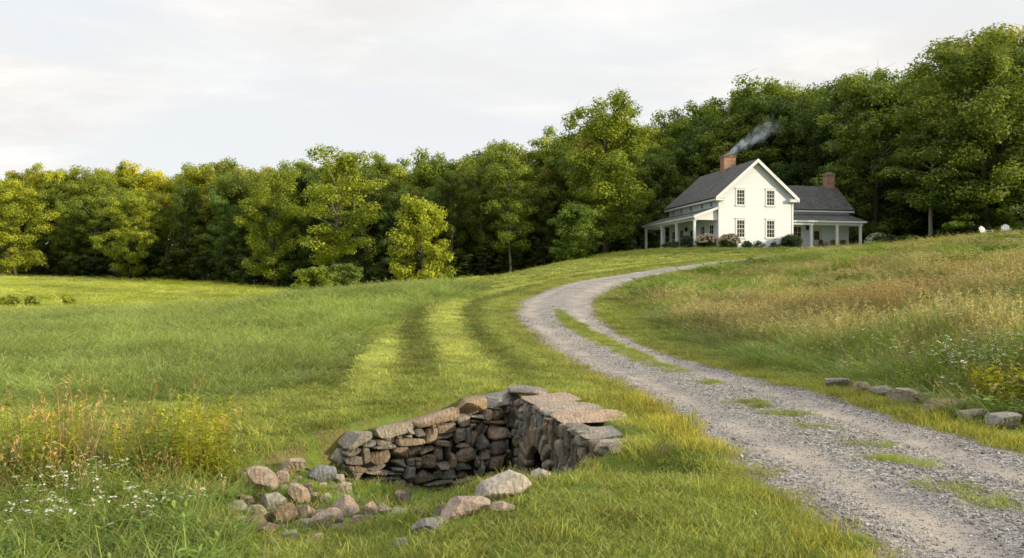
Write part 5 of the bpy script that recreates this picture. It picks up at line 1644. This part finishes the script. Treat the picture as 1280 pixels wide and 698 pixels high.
    A = vnoise(x, y, .16, 77)+.6*vnoise(x, y, .45, 78)+.35*vnoise(x, y, 1.3, 79)
    B = vnoise(x, y, .22, 80)+.5*vnoise(x, y, .7, 81)
    nearedge = 1-smooth(.3, 2.2, -rm)
    pg = np.clip(.34+.62*smooth(-.2, .6, A)+.45*nearedge+.25*(1-smooth(12, 24, y)), 0, .97); pf = .55*smooth(.15, .8, B)
    u = RNG.random(n)
    pick = np.where(u < pg, 3+RNG.integers(0, 3, n), 6+RNG.integers(0, 4, n))
    pick = np.where(RNG.random(n) < pf, RNG.integers(0, 3, n), pick)
    hz = (.45+.65*smooth(0, 1.6, -rm))*RNG.uniform(.65, 1.25, n)*(1+.22*(1-smooth(14, 26, y)))*(1+.32*vnoise(x, y, .5, 82)+.30*vnoise(x, y, 1.25, 89))*(1-.42*smooth(15, 60, r))
    tn = tints(n, x, y, (1, 1, 1), .25, .2, 11)
    tn *= (1+.22*vnoise(x, y, .35, 95)+.18*vnoise(x, y, 1.1, 96))[:, None]
    rd = smooth(.35, 1.0, vnoise(x, y, .28, 83)+.4*vnoise(x, y, .9, 84))
    tn *= 1+rd[:, None]*np.array([-.10, -.26, -.28])*(pick > 5)[:, None]
    ylw = smooth(.3, .9, vnoise(x, y, .2, 85))
    tn *= 1+ylw[:, None]*np.array([.35, .15, -.05])*((pick > 2) & (pick < 6))[:, None]
    scatter('rough_meadow', rough, np.stack([x, y, ground(x, y)-.03], 1), RNG.random(n)*6.283, np.stack([sc, sc, hz], 1), tn, pick, 'tall tan and green meadow grass on the right slope')
    # ---- white flowers of the right meadow
    fl = source('flowers', [leaf_mesh('flower_heads', umbel(rng, 2, .16, .58, .82, .055), M_WPET) for _ in range(4)])
    x, y = ring_points(9, 75, lambda r: 7.0/s4(r)**1.5, 2, 40)
    g = regions(x, y)
    dn = smooth(.05, .9, vnoise(x, y, .25, 86)+.5*vnoise(x, y, .9, 87)+.1)
    ok = (g['rm'] < -.8) & (RNG.random(len(x)) < dn*np.where(y < 28, .55, .33)) & (y < 75)
    x, y = x[ok], y[ok]
    q = RNG.normal(size=(60, 2)); x = np.concatenate([x, 7.6+q[:, 0]*.7]); y = np.concatenate([y, 12.4+q[:, 1]*1.0]); n = len(x)
    hz = RNG.uniform(.75, 1.1, n)*(1-.22*smooth(15, 50, np.hypot(x, y)))
    sc = 1+np.hypot(x, y)/60
    scatter('wildflowers', fl, np.stack([x, y, ground(x, y)-.02], 1), RNG.random(n)*6.283, np.stack([sc, sc, hz], 1), np.ones((n, 3)), RNG.integers(0, 4, n), 'small white wildflowers dotted through the right meadow')
    # ---- clover heads in the near lawn
    cl = source('clover', [leaf_mesh('clover_heads', umbel(rng, 2, .08, .05, .09, .018), M_WPET) for _ in range(3)])
    x, y = ring_points(4.6, 9, lambda r: 6, 3, 26); sd = drive_sd(x, y)[0]
    ok = (sd > .02) & (sd < 1.0) & (RNG.random(len(x)) < np.exp(-sd/.35)); x, y = x[ok], y[ok]; n = len(x)
    if n: scatter('clover', cl, np.stack([x, y, ground(x, y)], 1), RNG.random(n)*6.283, np.ones((n, 3))*RNG.uniform(.8, 1.2, (n, 1)), np.ones((n, 3))*np.array([1, .9, .85]), RNG.integers(0, 3, n), 'pale clover heads in the lawn along the drive edge')

def build_gravel():
    rng = np.random.default_rng(9)
    m, t = new_mat('loose_stone_chips')
    tn = t.n('ShaderNodeAttribute', attribute_name='tint', attribute_type='INSTANCER').outputs['Color']
    pos = t.n('ShaderNodeNewGeometry').outputs['Position']
    c = t.mix(1.0, tn, t.math('MULTIPLY_ADD', t.noise(pos, 60, 4), .8, .6), 'MULTIPLY')
    t.out(t.surface(c, .9, None, .15).outputs[0])
    ms = []
    for i in range(6):
        p = stone_pts(rng, (1, rng.uniform(.65, .95), rng.uniform(.45, .7)), cube_sphere(2) if i < 4 else cube_sphere(3), 2.6, .2, 5)
        ms.append(arr_mesh('stone_chip', p, (cube_sphere(2) if i < 4 else cube_sphere(3))[1], mat=m))
    src = source('chips', ms)
    x, y = ring_points(3.4, 30, lambda r: 2200/(1+(r/9)**2), 0, 44)
    sd, side, st, cd = drive_sd(x, y)
    hw = np.interp(st, np.arange(len(DRIVE)), DRIVE[:, 2]); kk = np.abs(cd)/hw
    rut = np.exp(-((kk-.52)/.17)**2)
    ok = (sd < -.02+.09*RNG.normal(size=len(x))) & (RNG.random(len(x)) < 1-.72*rut*(.6+.6*vnoise(x, y, 1.1, 55)))
    x, y, rut = x[ok], y[ok], rut[ok]; n = len(x); r = np.hypot(x, y)
    s = .0088*np.exp(.42*RNG.normal(size=n))*(1+r/22)+.003
    s *= 1-.3*rut
    hwk = np.clip(np.abs(cd[ok])/np.interp(st[ok], np.arange(len(DRIVE)), DRIVE[:, 2]), 0, 1)
    z = ground(x, y)+.012+.035*(1-hwk**2)-.035*rut+.012*vnoise(x, y, 2.2, 53)+.006*vnoise(x, y, 9, 54)-.03*hwk**8+s*.15
    v = np.clip(np.exp(.38*RNG.normal(size=n))*.265, .09, .58)
    wm = RNG.normal(size=n)*.05+.05*(RNG.random(n) < .15)
    tn_ = np.stack([v*(1.03+wm), v, v*(.98-wm)], 1)
    scatter('gravel', src, np.stack([x, y, z], 1), RNG.random(n)*6.283, s[:, None]*np.ones((n, 3)), tn_, RNG.integers(0, 6, n), 'loose grey crushed stone on the drive', .5)
build_grass(); build_gravel()
# ------------------------------------------------------------------ single weeds and meadow plants
M_STEM = foliage_mat('weed_stems', (.10,.11,.03), (.32,.30,.11), .2)
M_WLEAF = foliage_mat('weed_leaves', (.10,.17,.03), (.38,.43,.09), .38)
M_DRY = foliage_mat('dry_stalks', (.26,.18,.09), (.60,.46,.26), .2)
M_GOLD = foliage_mat('goldenrod_flowers', (.40,.34,.09), (.62,.56,.20), .2)
M_YARROW = foliage_mat('yarrow_flowers', (.45,.45,.38), (.72,.72,.66), .1)

def split_forb(rng, n, h, leaf, rad, lw=.16, density=28):
    st = blades(rng, n, rad, h*.75, h, .011, .25, True, .16)
    P = st[0].reshape(n, 7, 3); m = int(density*h)
    u = np.sort(rng.random((n, m)), 1)
    i = np.where(u < .5, 0, np.where(u < .82, 2, 4)); t0 = np.where(u < .5, u/.5, np.where(u < .82, (u-.5)/.32, (u-.82)/.18))
    a = np.take_along_axis(P, i[..., None].repeat(3, 2), 1); b = np.take_along_axis(P, np.minimum(i+2, 6)[..., None].repeat(3, 2), 1)
    c = (a+(b-a)*t0[..., None]).reshape(-1, 3); N = len(c); az_ = rng.random(N)*6.283
    out = np.stack([np.cos(az_), np.sin(az_), rng.uniform(-.15, .9, N)], 1); out /= np.linalg.norm(out, axis=1)[:, None]
    side = np.cross(out, [0, 0, 1]); side /= np.linalg.norm(side, axis=1)[:, None]
    L = leaf*rng.uniform(.5, 1.2, N)*(1.15-.5*u.reshape(-1)); S = side*(L*lw)[:, None]
    V = np.stack([c, c+out*(L*.5)[:, None]-S+np.array([0,0,.06])*L[:, None], c+out*L[:, None]-np.array([0,0,.12])*L[:, None], c+out*(L*.5)[:, None]+S+np.array([0,0,.06])*L[:, None]], 1).reshape(-1, 3)
    return st, (V, np.arange(N*4).reshape(-1, 4), None, rng.random(N)), P[:, 6]

def plume(rng, tips, ln, w, m=26):
    n = len(tips); f = rng.random((n, m))
    c = tips[:, None, :]+np.stack([rng.normal(size=(n, m))*w*(1-f*.6), rng.normal(size=(n, m))*w*(1-f*.6), (f-.55)*ln], 2)
    c = c.reshape(-1, 3); N = len(c); a = rng.normal(size=(N, 3)); a /= np.linalg.norm(a, axis=1)[:, None]
    b = np.cross(a, rng.normal(size=(N, 3))); b /= np.linalg.norm(b, axis=1)[:, None]
    s = ln*rng.uniform(.05, .1, N)[:, None]
    V = np.stack([c-a*s, c-b*s*.6, c+a*s, c+b*s*.6], 1).reshape(-1, 3)
    return V, np.arange(N*4).reshape(-1, 4), None, rng.random(N)

def weed(kind, px, py, h, label, seed, n=14, rad=.22, tint=(1, 1, 1), group=None, xyz=None):
    rng = np.random.default_rng(seed)
    if xyz is None:
        x, y = hit(px, py); xyz = (x, y, gz(x, y)-.02)
    nm = {'gold': 'goldenrod', 'yarrow': 'yarrow', 'leafy': 'leafy_weed', 'dry': 'dry_grass_clump', 'stalk': 'seed_stalk', 'aster': 'aster'}[kind]
    e = empty(nm, xyz, rng.random()*6.28, label, nm.replace('_', ' ') if kind not in ('leafy',) else 'weed', group)
    def part(name, data, mat):
        o = link_mesh(name, leaf_mesh(name, data, mat), None, e); o.color = (*tint, 1)
    if kind in ('gold', 'leafy', 'aster'):
        st, lv, tips = split_forb(rng, n, h, .13 if kind != 'aster' else .09, rad, .14, 30)
        part('stems', st, M_STEM); part('leaves', lv, M_WLEAF)
        if kind == 'gold': part('flower_plumes', plume(rng, tips[::3], .13, .026), M_GOLD)
        if kind == 'aster':
            part('flower_heads', umbel(rng, n*4, rad*1.15, h*.62, h*1.02, .035), M_YARROW)
    elif kind == 'yarrow':
        st, lv, tips = split_forb(rng, n, h, .10, rad, .10, 34)
        part('stems', st, M_STEM); part('leaves', lv, M_WLEAF)
        parts = []
        for tp in tips:
            v, q, t, f = umbel(rng, 1, .001, 0, .001, rng.uniform(.038, .07)); parts.append((v+tp, q, t, f))
        part('flower_heads', join(parts), M_YARROW)
    elif kind == 'dry':
        part('stems', blades(rng, n*4, rad, h*.4, h*.95, .007, .8, True, .3), M_DRY)
        part('seed_heads', seedheads(rng, n, rad, h*.7, h*1.05, .005, .14), M_DRY)
    elif kind == 'stalk':
        v = blades(rng, n, rad, h*.75, h, .011, .15, True, .10)
        part('stems', v, M_DRY); part('seed_heads', plume(rng, v[0].reshape(n, 7, 3)[:, 6], .11, .014, 30), M_DRY)
    return e

def weeds():
    Y = (1.5, 1.35, .8); G = (1, 1, 1); D = (.85, .9, .9)
    W = [
     ('leafy', 243, 596, 1.12, 'tall yellow-green leafy weed clump beside the bare bank, right of all the weeds', 34, .38, (1.9, 1.65, .8)),
     ('gold', 275, 602, .80, 'yellow-green goldenrod clump touching the bare earth bank', 18, .28, Y),
     ('stalk', 228, 590, 1.35, 'tall thin dry stalks rising above the tall leafy clump', 5, .25, G),
     ('dry', 118, 592, .95, 'tan dry grass clump standing between the goldenrods at the back of the weeds', 16, .28, G),
     ('stalk', 100, 590, 1.25, 'bunch of tall reddish dry stalks above the tan grass clump', 8, .22, (1, .8, .7)),
     ('gold', 78, 600, .90, 'pale-flowered goldenrod clump left of the tan dry grass', 16, .30, Y),
     ('gold', 30, 596, .90, 'goldenrod clump with drooping yellow heads at the far left edge', 16, .3, Y),
     ('gold', 150, 605, .75, 'shorter goldenrod clump right of the tan dry grass', 14, .28, Y),
     ('dry', 15, 630, .80, 'tan broken grass clump at the left frame edge', 14, .26, (1, .92, .8)),
     ('dry', 200, 625, .60, 'low dry grass clump in the gap behind the white yarrow', 14, .28, (.8, .75, .65)),
     ('stalk', 12, 600, 1.15, 'leaning dry stalks at the far left edge', 6, .25, G),
     ('yarrow', 75, 655, .58, 'white yarrow clump with the densest flower heads', 22, .30, G),
     ('yarrow', 118, 640, .62, 'white yarrow clump just right of the densest one', 18, .28, G),
     ('yarrow', 150, 668, .50, 'white yarrow clump nearest the loose rocks', 12, .26, G),
     ('yarrow', 40, 690, .48, 'white yarrow clump at the bottom left corner', 12, .26, G),
     ('yarrow', 70, 684, .46, 'white yarrow clump directly below the densest one', 14, .28, G),
     ('yarrow', 175, 684, .44, 'white yarrow clump at the bottom between corner and rocks', 12, .26, G),
     ('yarrow', 225, 660, .42, 'sparse white yarrow in the grass left of the rocks', 7, .25, G),
     ('dry', 55, 588, 1.05, 'tall straw clump behind the goldenrod with drooping yellow heads', 16, .28, (1.1, 1, .8)),
     ('dry', 170, 590, .95, 'straw clump in the middle of the back row of weeds', 15, .28, (1.05, 1, .8)),
     ('dry', 258, 588, .90, 'golden straw clump behind the tall yellow-green leafy weed', 14, .26, (1.1, .95, .7)),
     ('dry', 90, 625, .70, 'straw tuft in the centre of the weeds behind the yarrow', 14, .26, (1, .95, .8)),
     ('stalk', 190, 582, 1.3, 'pair of tall dark-headed stalks between the two goldenrod groups', 3, .15, (.9, .7, .55)),
     ('leafy', 20, 672, .55, 'dark green feathery weed at the bottom left corner', 26, .34, D),
     ('leafy', 105, 692, .42, 'low dark green weed in front of the yarrow', 26, .36, D),
     ('leafy', 170, 640, .50, 'green weed between the yarrow and the loose rocks', 20, .32, G),
     ('leafy', 60, 625, .62, 'green weed behind the densest yarrow', 20, .32, G),
     ('leafy', 185, 605, .95, 'bushy green weed left of the tall yellow-green clump', 22, .32, G),
     ('dry', 262, 640, .42, 'small tan grass tuft just left of the rocks', 10, .2, G)]
    for i, (k, px, py, h, lab, n, rad, tint) in enumerate(W):
        weed(k, px, py, h, lab, 500+i, n, rad, tint, 'weeds in the near left corner')
    # right side by the edging stones
    weed('leafy', 1252, 513, .70, 'yellow-leaved weed clump behind the edging stones', 600, 30, .34, (1.5, 1.2, .6))
    weed('aster', 1218, 505, .85, 'tall white aster clump left of the yellow-leaved weed', 601, 26, .42)
    weed('aster', 1262, 496, .95, 'white aster clump behind the yellow-leaved weed at the right edge', 602, 26, .45)
    weed('leafy', 1275, 480, 1.0, 'tall green weed clump at the right edge behind the white aster', 604, 34, .5, (.9, 1.1, .8))
    weed('leafy', 1200, 470, .8, 'green weed clump behind the tall white aster', 605, 30, .5, (.85, 1.05, .8))
    weed('leafy', 1150, 492, .55, 'dark green weed at the meadow edge above the middle edging stones', 603, 24, .4, D)
    for px, py, h, lab in [(1052, 345, .95, 'bright green round weed clump high in the right meadow'), (1000, 352, .7, 'green weed clump left of the round one in the right meadow'),
                           (1095, 318, .8, 'green weed clump near the top of the right meadow'), (905, 372, .7, 'green weed clump in the meadow above the bend of the drive'), (1190, 330, .9, 'green weed clump high on the right of the meadow')]:
        weed('leafy', px, py, h*1.3, lab, int(px), 46, h*.9, (.9, 1.25, .8))
    for px, lab in [(318, 'left yellow goldenrod clump at the far edge of the near meadow'), (332, 'middle yellow goldenrod clump at the far edge of the near meadow'), (346, 'right small yellow goldenrod clump at the far edge of the near meadow')]:
        p = spot(px, 58); weed('gold', 0, 0, 1.0, lab, px, 40, .8, (1.6, 1.5, .6), 'goldenrod clumps at the meadow edge', p)
    for px, d, w, lab in [(12, 62, 1.6, 'small rusty green shrub at the far left edge of the field'), (40, 62, 1.3, 'small rusty green shrub, second from the left field edge'), (86, 66, 1.2, 'small rusty green shrub standing apart from the other two in the field')]:
        p = spot(px, d); o = shrub('shrub', p, w, 1.0, lab, M_LEAF, int(px), 'rusty shrubs in the left field', leaf=.12, dens=.7)
        for c in o.children: c.color = (1.7, 1.5, .8, 1)
weeds()

def undergrowth():
    """mixed green undergrowth between the weeds: nobody could count it"""
    rng = np.random.default_rng(77)
    src = source('undergrowth', [leaf_mesh('green_tuft', blades(rng, 60, .2, .15, .42, .008, 1.0, True, .4), M_TALL) for _ in range(3)]
                 + [leaf_mesh('leaf_tuft', forb(rng, 9, .34, .09, .18), M_FORB) for _ in range(3)]
                 + [leaf_mesh('tan_tuft', blades(rng, 40, .2, .12, .38, .006, 1.0, True, .5), M_STRAW)])
    x, y = ring_points(5.0, 11.5, lambda r: 42, -44, -14)
    px = x/y*1000+640
    bx = 300+40*vnoise(x, y, .9, 91)-90*smooth(8.6, 10, y)-140*smooth(9.2, 11, y)*0
    ok = (px < bx+RNG.normal(size=len(x))*12) & (y < 10.2+.5*vnoise(x, y, .7, 92)-1.0*smooth(-6, -9, x)*0)
    for rx, ry, rw in ROCKS: ok &= np.hypot(x-rx, y-ry) > rw*.55
    x, y = x[ok], y[ok]; n = len(x)
    scatter('undergrowth', src, np.stack([x, y, ground(x, y)-.02], 1), RNG.random(n)*6.283, RNG.uniform(.7, 1.15, (n, 1))*np.ones((n, 3)), tints(n, x, y, (.95, 1, .9), .28, .6, 15), np.where(RNG.random(n) < .42, RNG.integers(0, 3, n), np.where(RNG.random(n) < .58, RNG.integers(3, 6, n), 6)), 'tangled green undergrowth around the weeds of the near left corner')
    # ragged grass in the creek bed and on its banks
    x, y = ring_points(6.2, 12.4, lambda r: 14, -24, 3)
    d, _, _ = poly_dist(x, y, CREEK)
    ok = (d < 2.1+.5*vnoise(x, y, 1.0, 93)) & ~mask_rocks(x, y) & (y < 12.2)
    for rx, ry, rw in ROCKS: ok &= np.hypot(x-rx, y-ry) > rw*.6+.06
    s1 = wall_behind(x, y); ok &= ~((s1[0] > -.05) & (s1[1] > -.2)) & ~(s1[3] > -.15)
    ok &= RNG.random(len(x)) < .35+.65*smooth(-.1, .5, vnoise(x, y, 1.5, 94))
    x, y = x[ok], y[ok]; n = len(x)
    z = RNG.uniform(.25, .55, n)
    scatter('creek_grass', src, np.stack([x, y, ground(x, y)-.02], 1), RNG.random(n)*6.283, np.stack([z*1.1, z*1.1, z], 1), tints(n, x, y, (.8, 1.0, .75), .25, .3, 17), np.where(RNG.random(n) < .85, RNG.integers(0, 3, n), 3+RNG.integers(0, 4, n)), 'ragged grass growing in the creek bed between the rocks')
undergrowth()
